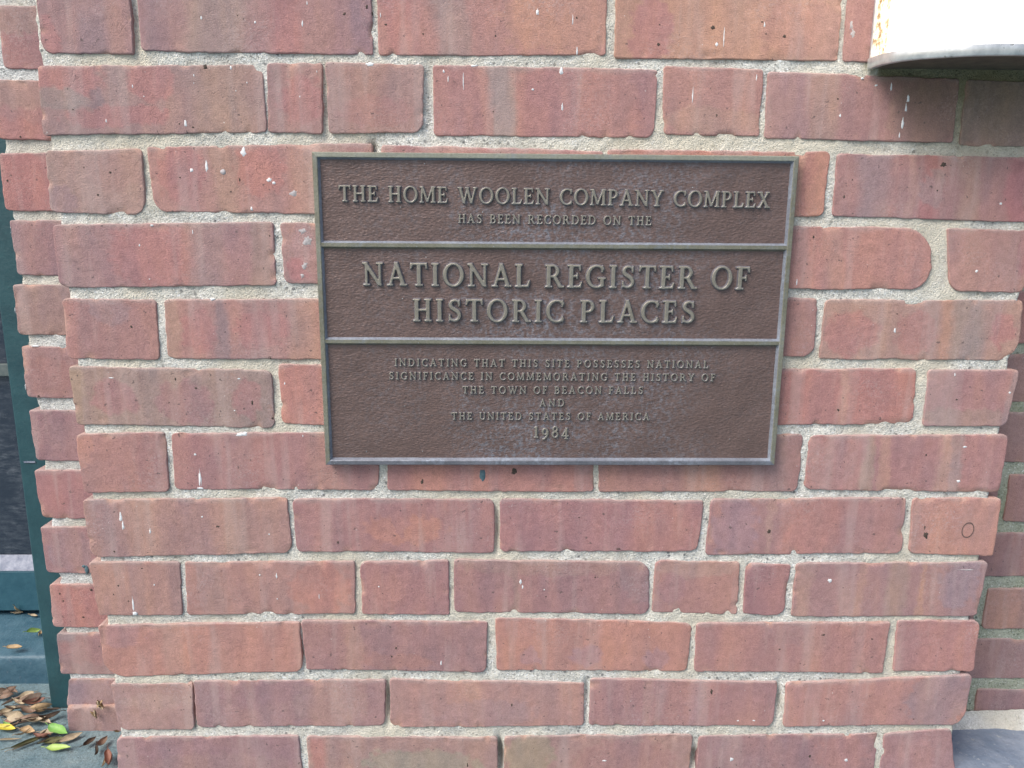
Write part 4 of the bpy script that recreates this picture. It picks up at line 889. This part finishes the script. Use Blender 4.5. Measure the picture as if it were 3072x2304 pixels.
# ------------------------------------------------------------------ wall lamp
LZ = CAMZ+.130
lamp = thing('wall_lamp', 'lit white bulkhead lamp with a chrome bottom rim at the upper right of the pier', 'wall lamp', (.433, 0, LZ))
half = [(.343, -.0005), (.3432, -.014), (.3455, -.027), (.350, -.037), (.359, -.048), (.370, -.0555), (.383, -.0615), (.398, -.0675), (.415, -.0710), (.433, -.0722)]
prof = half+[(2*.433-x, y) for x, y in half[-2::-1]]
def smoothp(P, k=4):
    out = []; P = [np.array(p) for p in P]
    for i in range(len(P)-1):
        P0, P1, P2, P3 = P[max(i-1, 0)], P[i], P[i+1], P[min(i+2, len(P)-1)]
        for j in range(k):
            t = j/k; out.append(.5*((2*P1)+(-P0+P2)*t+(2*P0-5*P1+4*P2-P3)*t*t+(-P0+3*P1-3*P2+P3)*t**3))
    out.append(P[-1]); return out
prof = smoothp(prof)
cen = np.array((.433, -.02))
def offs(P, g):
    o = []
    for i, p in enumerate(P):
        a = P[max(i-1, 0)]; b = P[min(i+1, len(P)-1)]; t = b-a; n_ = np.array((t[1], -t[0])); n_ = n_/(np.linalg.norm(n_)+1e-9)
        if n_@(p-cen) < 0: n_ = -n_
        o.append(p+n_*g)
    return o
def band(name, rows, mat, cap=False):
    """rows: list of (offset, z)"""
    V = []; k = len(prof)
    for g, z in rows: V += [(q[0], q[1], z) for q in offs(prof, g)]
    F = [(r*k+i, r*k+i+1, (r+1)*k+i+1, (r+1)*k+i) for r in range(len(rows)-1) for i in range(k-1)]
    return mesh_obj(name, V, F, mat, lamp)
mt, n, l, p = new_mat('lit_opal_plastic'); co = coords(n, l, False)
sep = N(n, 'ShaderNodeSeparateXYZ'); l.new(co, sep.inputs[0])
dn = tex(n, l, co, 90, 5, .7)
# grime lies along the two side walls of the cover (within about 27 mm of the wall) and in flecks elsewhere
side = N(n, 'ShaderNodeMapRange'); l.new(sep.outputs['Y'], side.inputs[0])
M_OPAL, sideN = mt, side
side.inputs[1].default_value = .0; side.inputs[2].default_value = 1.; side.inputs[3].default_value = 0; side.inputs[4].default_value = 1
grime_shade = mul(n, l, side.outputs[0], ramp(n, l, dn, [(.25, .35), (.6, 1)]))
fl = ramp(n, l, tex(n, l, co, 170, 4, .7), [(.66, 0), (.71, .8)])
left = N(n, 'ShaderNodeMapRange'); l.new(sep.outputs['X'], left.inputs[0])
left.inputs[1].default_value = -.055; left.inputs[2].default_value = -.035; left.inputs[3].default_value = 1; left.inputs[4].default_value = 0
gr = mul(n, l, grime_shade, mul(n, l, fl, left.outputs[0]), 'MAXIMUM')
l.new(mix(n, l, gr, (.85, .85, .82), (.40, .27, .13)), p.inputs['Base Color']); p.inputs['Roughness'].default_value = .25
l.new(mix(n, l, gr, (1, .96, .88), (.55, .38, .2)), p.inputs['Emission Color'])
es = N(n, 'ShaderNodeMapRange'); l.new(gr, es.inputs[0]); es.inputs[3].default_value = 6.0; es.inputs[4].default_value = .11
l.new(es.outputs[0], p.inputs['Emission Strength'])
dif = band('diffuser', [(0, LZ+.0088), (0, LZ+.20), (-.004, LZ+.206)], M_OPAL)
ym = dif.location[1]   # local -> the mesh is centred, shift the grime limits to suit
wy = world_loc(dif)[1]
side.inputs[1].default_value = -.034-wy; side.inputs[2].default_value = -.024-wy
wx_ = world_loc(dif)[0]-.433
M_CHROME = noisy('weathered_chrome', (.50, .53, .54), (.80, .82, .81), 60, .28, 0.55, bscale=90, bdist=.0006, c3=(.25, .26, .22), s3=160, t3=.64)
M_UNDER = noisy('dark_lamp_base', (.07, .06, .045), (.13, .11, .08), 80, .7, bscale=200, bdist=.002)  # dark brown tone for the underside of the lamp
band('rim', [(-.002, LZ+.0098), (.0022, LZ+.0094), (.0026, LZ+.0088), (.0026, LZ+.0006), (.0020, LZ), (-.003, LZ+.0002)], M_CHROME)
band('rim', [(-.002, LZ+.200), (.0026, LZ+.2005), (.0026, LZ+.209), (-.003, LZ+.2098)], M_CHROME)
for nm, z, t in (('base_plate', LZ+.0009, .003), ('top_plate', LZ+.2055, .003)):
    P = offs(prof, -.0012); k = len(P)
    V = [(q[0], q[1], z) for q in P]+[(q[0], q[1], z+t) for q in P]
    F = [list(range(k)), list(range(2*k-1, k-1, -1))]+[(i, k+i, k+(i+1) % k, (i+1) % k) for i in range(k)]
    mesh_obj(nm, V, F, M_UNDER if nm == 'base_plate' else M_CHROME, lamp, smooth=False)
box_obj('back_plate', (.3418, .5242, -.0022, .006, LZ+.0025, LZ+.211), M_CHROME, lamp, .0006)

# ------------------------------------------------------------------ green door frame, door and sill on the left
DJ = .138
fr = thing('door_frame', 'dark green painted door jamb standing on the paving against the recessed brick strip', 'door frame', (-.548, DJ, 0))
V, F = box(-.5625, -.500, DJ, .31, -.001, 1.45)
o = mesh_obj('jamb', V, F, M_GREEN, fr, smooth=False); bevel(o, .0022, 3)
V, F = box(-.5745, -.5630, .205, .300, .044, 1.45)
bevel(mesh_obj('door_stop', V, F, M_GREEN, fr, smooth=False), .0015)
V, F = box(-1.40, -.5755, .21, .31, 1.36, 1.45); bevel(mesh_obj('head', V, F, M_GREEN, fr, smooth=False), .002)
V, F = box(-1.46, -1.401, DJ, .31, -.001, 1.45); bevel(mesh_obj('jamb', V, F, M_GREEN, fr, smooth=False), .002)
# sill
X, T = np.meshgrid(np.linspace(-1.40, -.5632, 90), np.linspace(0, 1, 12))
prof_s = [(.1912, -.001), (.1912, .020), (.1912, .034), (.1925, .0378), (.196, .0392), (.215, .0412), (.235, .0435), (.255, .0458), (.272, .0476), (.283, .049), (.292, .050), (.33, .050)]
Yp = np.array([a for a, b in prof_s]); Zp = np.array([b for a, b in prof_s])
Ys = Yp[:, None]+0*X; Zs = Zp[:, None]+.0006*noise(X, Ys, .03, 4)*(Ys > .195)
idx = np.arange(X.size).reshape(X.shape)
F = np.stack([idx[:-1, :-1], idx[:-1, 1:], idx[1:, 1:], idx[1:, :-1]], -1).reshape(-1, 4)
sill = mesh_obj('door_sill', np.stack([X, Ys, Zs], -1).reshape(-1, 3), F, M_SILL)
tag(sill, 'weathered blue green painted sill below the glazed door, behind the heap of leaves', 'door sill')
door = thing('door', 'dark green glazed door with a low bottom rail and dark panes above the sill', 'door', (-.98, .28, .057))
DY = .281
box_obj('bottom_rail', (-1.395, -.5765, DY, .318, .0575, .118), M_RAIL, door, .0015)
V = [(-1.395, DY+.0008, .1185), (-.5765, DY+.0008, .1185), (-.5765, .2955, .137), (-1.395, .2955, .137), (-1.395, .2955, .1185), (-.5765, .2955, .1185)]
mesh_obj('glazing_putty', V, [(0, 1, 2, 3), (1, 5, 2), (0, 3, 4)], M_PUTTY, door, smooth=False)
mg, n, l, p = new_mat('dusty_dark_glass'); co = coords(n, l, False)
s1 = ramp(n, l, tex(n, l, co, 16, 6, .7), [(.40, .05), (.55, .4), (.72, .9)])
mpn = N(n, 'ShaderNodeMapping'); mpn.inputs['Scale'].default_value = (1, 1, 4); l.new(co, mpn.inputs['Vector'])
s2 = ramp(n, l, tex(n, l, mpn.outputs[0], 40, 5, .75), [(.42, 0), (.70, 1)])
l.new(mix(n, l, mul(n, l, s1, s2), (.022, .034, .055), (.22, .25, .29)), p.inputs['Base Color'])  # dust smears, also painted in for reflections on the pane
l.new(ramp(n, l, tex(n, l, co, 30, 4), [(.3, .10), (.7, .32)]), p.inputs['Roughness'])
box_obj('glass_pane', (-1.395, -.5765, .2966, .3016, .1372, 1.355), mg, door, 0)
zm0, zm1 = on('D', 30, 780, .29)[1], on('D', 30, 700, .29)[1]
box_obj('reflection_bar', (-1.395, -.5765, .2895, .296, zm0, zm1), noisy('grey_green_reflection_bar', (.07, .10, .105), (.14, .17, .17), 80, .6), door, .001)  # added bar that stands in for a pale reflection in the glass
box_obj('door_backing', (-1.40, -.56, .335, .345, 0, 1.45), M_BLACK, fr, 0)
V, F = box(-1.395, -.577, .320, .3345, .05, .0575); mesh_obj('gap_shade', V, F, M_BLACK, door, smooth=False)  # black strip put in for the shade in the gap under the door
xa, za = on('D', 190, 1332, DJ)
v, f = box(xa-.006, xa+.0075, DJ-.0012, DJ-.0004, za-.0012, za+.0006)
o = mesh_obj('tape_scrap', v, f, M_PUTTY, fr, smooth=False)
# brick piece beyond the door, left out of frame: closes the recess
# ------------------------------------------------------------------ leaves
def leaf_mat(name, c1, c2, rough=.6):
    mt, n, l, p = new_mat(name); co = coords(n, l)
    c = ramp(n, l, tex(n, l, co, 90, 4, .7), [(.3, c1), (.7, c2)])
    c = mix(n, l, ramp(n, l, tex(n, l, co, 300, 2), [(.66, 0), (.72, .7)]), c, tuple(np.array(c1)*.35))
    l.new(c, p.inputs['Base Color']); p.inputs['Roughness'].default_value = rough
    bump(n, l, tex(n, l, co, 260, 3), p, .0008, .6)
    return mt
LM = {'green': leaf_mat('fresh_green_leaf', (.15, .34, .08), (.24, .46, .11), .45), 'lime': leaf_mat('lime_leaf', (.30, .46, .10), (.42, .57, .17), .45),
      'yellow': leaf_mat('yellow_leaf', (.50, .42, .04), (.62, .56, .08), .5), 'tan': leaf_mat('tan_leaf', (.33, .23, .12), (.48, .35, .20)),
      'straw': leaf_mat('pale_straw_leaf', (.34, .27, .17), (.50, .42, .30)), 'brown': leaf_mat('dry_brown_leaf', (.13, .085, .06), (.26, .17, .12)),
      'dark': leaf_mat('dark_brown_leaf', (.045, .03, .022), (.11, .07, .045)), 'olive': leaf_mat('olive_leaf', (.08, .09, .035), (.16, .15, .06)),
      'rust': leaf_mat('rusty_leaf', (.17, .075, .055), (.28, .13, .09))}
def leaf_mesh(L, Wd, curl=.3, roll=.4, seed=0, notch=False, stem=True):
    rs = random.Random(seed); V = []; F = []; nu, nv = 12, 7; ph = rs.uniform(0, 6)
    for i in range(nu):
        u = i/(nu-1); w = Wd/2*(math.sin(math.pi*min(1, u*1.02+.015)**.85))**.75+.0002
        for j in range(nv):
            v = j/(nv-1)*2-1; ww = w*(1+.10*math.sin(9*u+ph+v))
            if notch and u > .6 and v > .2: ww *= .62
            x = (u-.5)*L; a = v*roll*2.2
            y = (math.sin(a)/max(roll*2.2, .01)*ww) if roll > .05 else v*ww
            z = (1-math.cos(a))/max(roll*2.2, .01)*ww+curl*L*(u-.5)**2*1.4+.04*Wd*math.sin(7*u+ph)*v
            V.append((x, y, z+abs(v)*.0004))
    for i in range(nu-1):
        for j in range(nv-1): a = i*nv+j; F.append((a, a+nv, a+nv+1, a+1))
    V = np.array(V); n_ = len(V); V2 = V.copy(); V2[:, 2] -= .0003
    F2 = [tuple(n_+q for q in f[::-1]) for f in F]; V = np.vstack([V, V2]); F = F+F2
    if stem:
        o = len(V); sx = -.5*L; zz = curl*L*.25*1.4
        st = [(sx-.0+.001, 0, zz), (sx-.12*L, .03*L, zz+.001), (sx-.25*L, .05*L, zz)]
        SV = []
        for q in st: SV += [(q[0], q[1]-.0004, q[2]), (q[0], q[1]+.0004, q[2]), (q[0], q[1], q[2]+.0007)]
        V = np.vstack([V, SV])
        for k in range(2):
            for e in range(3):
                a = o+3*k+e; b = o+3*k+(e+1) % 3; F.append((a, b, b+3, a+3))
    V[:, 2] -= V[:, 2].min()
    return V, F
def leaf(kind, loc, L, Wd, head, tilt=(0, 0), curl=.3, roll=.4, seed=0, notch=False, stem=True, name='leaf', label='', group=None, cat='leaf', flip=False):
    V, F = leaf_mesh(L, Wd, curl, roll, seed, notch, stem)
    R = Matrix.Rotation(head, 3, 'Z') @ Matrix.Rotation(tilt[0], 3, 'Y') @ Matrix.Rotation(tilt[1]+(math.pi if flip else 0), 3, 'X')
    V = V @ np.array(R).T
    V[:, 2] -= V[:, 2].min() if flip else 0
    o = mesh_obj(name, V+np.array(loc), F, LM[kind], loc=loc); tag(o, label, cat, group); return o
rs = random.Random(5)
GP = 'dry leaves heaped against the foot of the door frame'
kinds = ['brown', 'brown', 'tan', 'straw', 'dark', 'brown', 'straw', 'rust', 'brown', 'tan', 'straw', 'dark']
pts = []
for i in range(58):
    t = rs.random()
    bx_, by_ = -.735+t*.205, .182-.0+(0 if t < .45 else -(t-.45)*.150)
    wdt = .052*(1-.35*t)
    w = rs.random()
    x = bx_+rs.uniform(-.012, .012); y = by_-w*wdt
    if x > -.568: y = min(y, DJ-.012)
    z = .001+max(0, (1-w)*.014)*rs.random()+.003*rs.random()
    pts.append((x, y, z))
pts.sort(key=lambda q: q[2])
for i, q in enumerate(pts):
    kd = rs.choice(kinds); hd = rs.uniform(-.5, .9)
    LB_ = {'brown': 'brown', 'tan': 'light tan', 'straw': 'pale straw coloured', 'dark': 'very dark brown', 'rust': 'reddish rust coloured'}[kd]
    PL_ = 'at the left edge of the picture' if q[0] < -.665 else 'beside the right end of the sill' if q[0] < -.60 else 'nearest the foot of the green jamb'
    leaf(kd, q, rs.uniform(.015, .026), rs.uniform(.007, .013), rs.uniform(-.5, .9)+(math.pi if rs.random() < .5 else 0), (rs.uniform(-.25, .25), rs.uniform(-.5, .5)),
         rs.uniform(0, .7), rs.uniform(.1, .75), 100+i, label=LB_+' dry leaf in the heap, '+PL_, group=GP, flip=rs.random() < .3)
def gp(x, y, z=0.0):
    a = ong((x, y), z); return (a[0], a[1], z)
G3 = lambda x, y, z=0.002: gp(x/3.9125, 1880+y/3.9125, z)       # measured in the enlarged lower left corner
leaf('green', G3(690, 1215, .010), .033, .012, -.45, (.0, .45), .12, .35, 1, False, label='fresh green leaf, the upper of two lying by the foot of the brick strip')
leaf('lime', G3(690, 1425, .004), .027, .009, .05, (0, .35), .10, .35, 2, label='bright lime green leaf, lower and flatter of the two by the brick strip')
leaf('yellow', G3(75, 1195, .004), .027, .010, -.18, (0, .3), .2, .4, 3, label='yellow leaf with a green edge lying at the lower left on the paving')
leaf('green', G3(85, 1140, .003), .010, .007, -.4, (0, .2), .1, .3, 33, label='tiny scrap of green leaf behind the yellow leaf on the paving')
leaf('tan', gp(44, 1944, .0475), .020, .0095, 0.05, (0, .25), .25, .5, 4, label='tan curled leaf lying alone on the blue green sill')
leaf('lime', (gp(106, 1893, .05)[0], gp(106, 1893, .05)[1]-.004, .052), .021, .009, 1.15, (.3, .5), .1, .3, 5, label='lime green leaf propped upright against the jamb at the back of the sill')
leaf('tan', gp(118, 1902, .047), .012, .006, 1.9, (0, .5), .5, .7, 6, label='small dry leaf under the upright lime leaf on the sill')
leaf('tan', (gp(92, 1818, .05)[0], DY-.006, .062), .015, .006, 1.4, (.9, .5), .4, .6, 7, label='small yellow brown leaf standing against the green bottom rail of the door')
leaf('straw', gp(55, 1840, .051), .013, .005, .2, (0, .3), .3, .6, 8, label='pale crumpled leaf in the gap under the door')
leaf('straw', gp(102, 1848, .0505), .013, .005, -.2, (0, .3), .3, .6, 9, label='pale curled leaf on the sill beside the jamb under the door')
leaf('straw', G3(830, 1310, .003), .026, .0095, .75, (0, .4), .2, .45, 10, label='pale silvery leaf lying beside the upper green leaf')
leaf('olive', G3(640, 1340, .003), .022, .009, .45, (0, .4), .2, .5, 20, label='olive brown leaf under the upper green leaf')
leaf('olive', G3(360, 1350, .003), .040, .0075, .70, (0, .5), .15, .8, 11, label='long rolled olive leaf pointing away from the leaf heap')
leaf('straw', G3(300, 1390, .002), .028, .004, .75, (0, .5), .1, .9, 21, label='thin pale twisted leaf beside the long rolled olive leaf')
leaf('straw', G3(100, 1330, .002), .030, .004, .08, (0, .3), .1, .9, 12, label='thin pale curled leaf on the paving at the left edge')
leaf('straw', G3(270, 1260, .003), .016, .0035, .9, (0, .3), .8, .9, 22, label='curved pale leaf stalk beside the yellow leaf')
leaf('dark', G3(1050, 1360, .003), .017, .0085, 1.15, (0, .3), .3, .6, 13, label='dark olive leaf lying alone between the green leaves and the pier')
leaf('brown', G3(1195, 1370, .004), .020, .010, 1.5, (.1, .3), .5, .5, 14, label='upright brown curled leaf beside the corner of the pier')
leaf('dark', G3(1150, 1470, .003), .020, .006, -1.2, (.0, .5), .6, .9, 15, label='dark hooked leaf curled below the upright brown leaf')
leaf('rust', G3(1295, 1560, .006), .026, .014, -1.1, (.1, .4), .5, .8, 16, label='reddish brown curled leaf at the bottom corner of the pier')
leaf('straw', G3(1240, 1590, .003), .022, .005, -1.4, (0, .3), .3, .8, 23, label='pale thin leaf against the reddish leaf by the pier corner')
leaf('tan', G3(1370, 1240, .004), .010, .004, 1.3, (.6, .3), .2, .6, 24, label='tiny tan leaf caught where the pier meets the paving')
# dried blossom clinging to the brick ledge
a = on('G', 634, 1262, DL-.012); b = on('G', 612, 1318, DL-.012)
bl = thing('dried_blossom', 'small dried tan blossom caught on the ledge of the recessed brick strip', 'dried flower', (a[0], DL-.012, a[1]))
for i in range(6):
    V, F = leaf_mesh(.013, .005, .3, .6, 60+i, False, False)
    R = Matrix.Rotation(rs.uniform(0, 6), 3, 'Y') @ Matrix.Rotation(rs.uniform(-.6, .6), 3, 'Z')
    c = a if i < 4 else b
    mesh_obj('petal', V @ np.array(R).T+np.array((c[0]+rs.uniform(-.002, .002), DL-.011, c[1]+rs.uniform(-.004, .004))), F, LM['tan' if i % 2 else 'straw'], bl)
print('objects', len(bpy.data.objects), 'tris', sum(len(o.data.polygons)*2 for o in bpy.data.objects if o.type == 'MESH'))
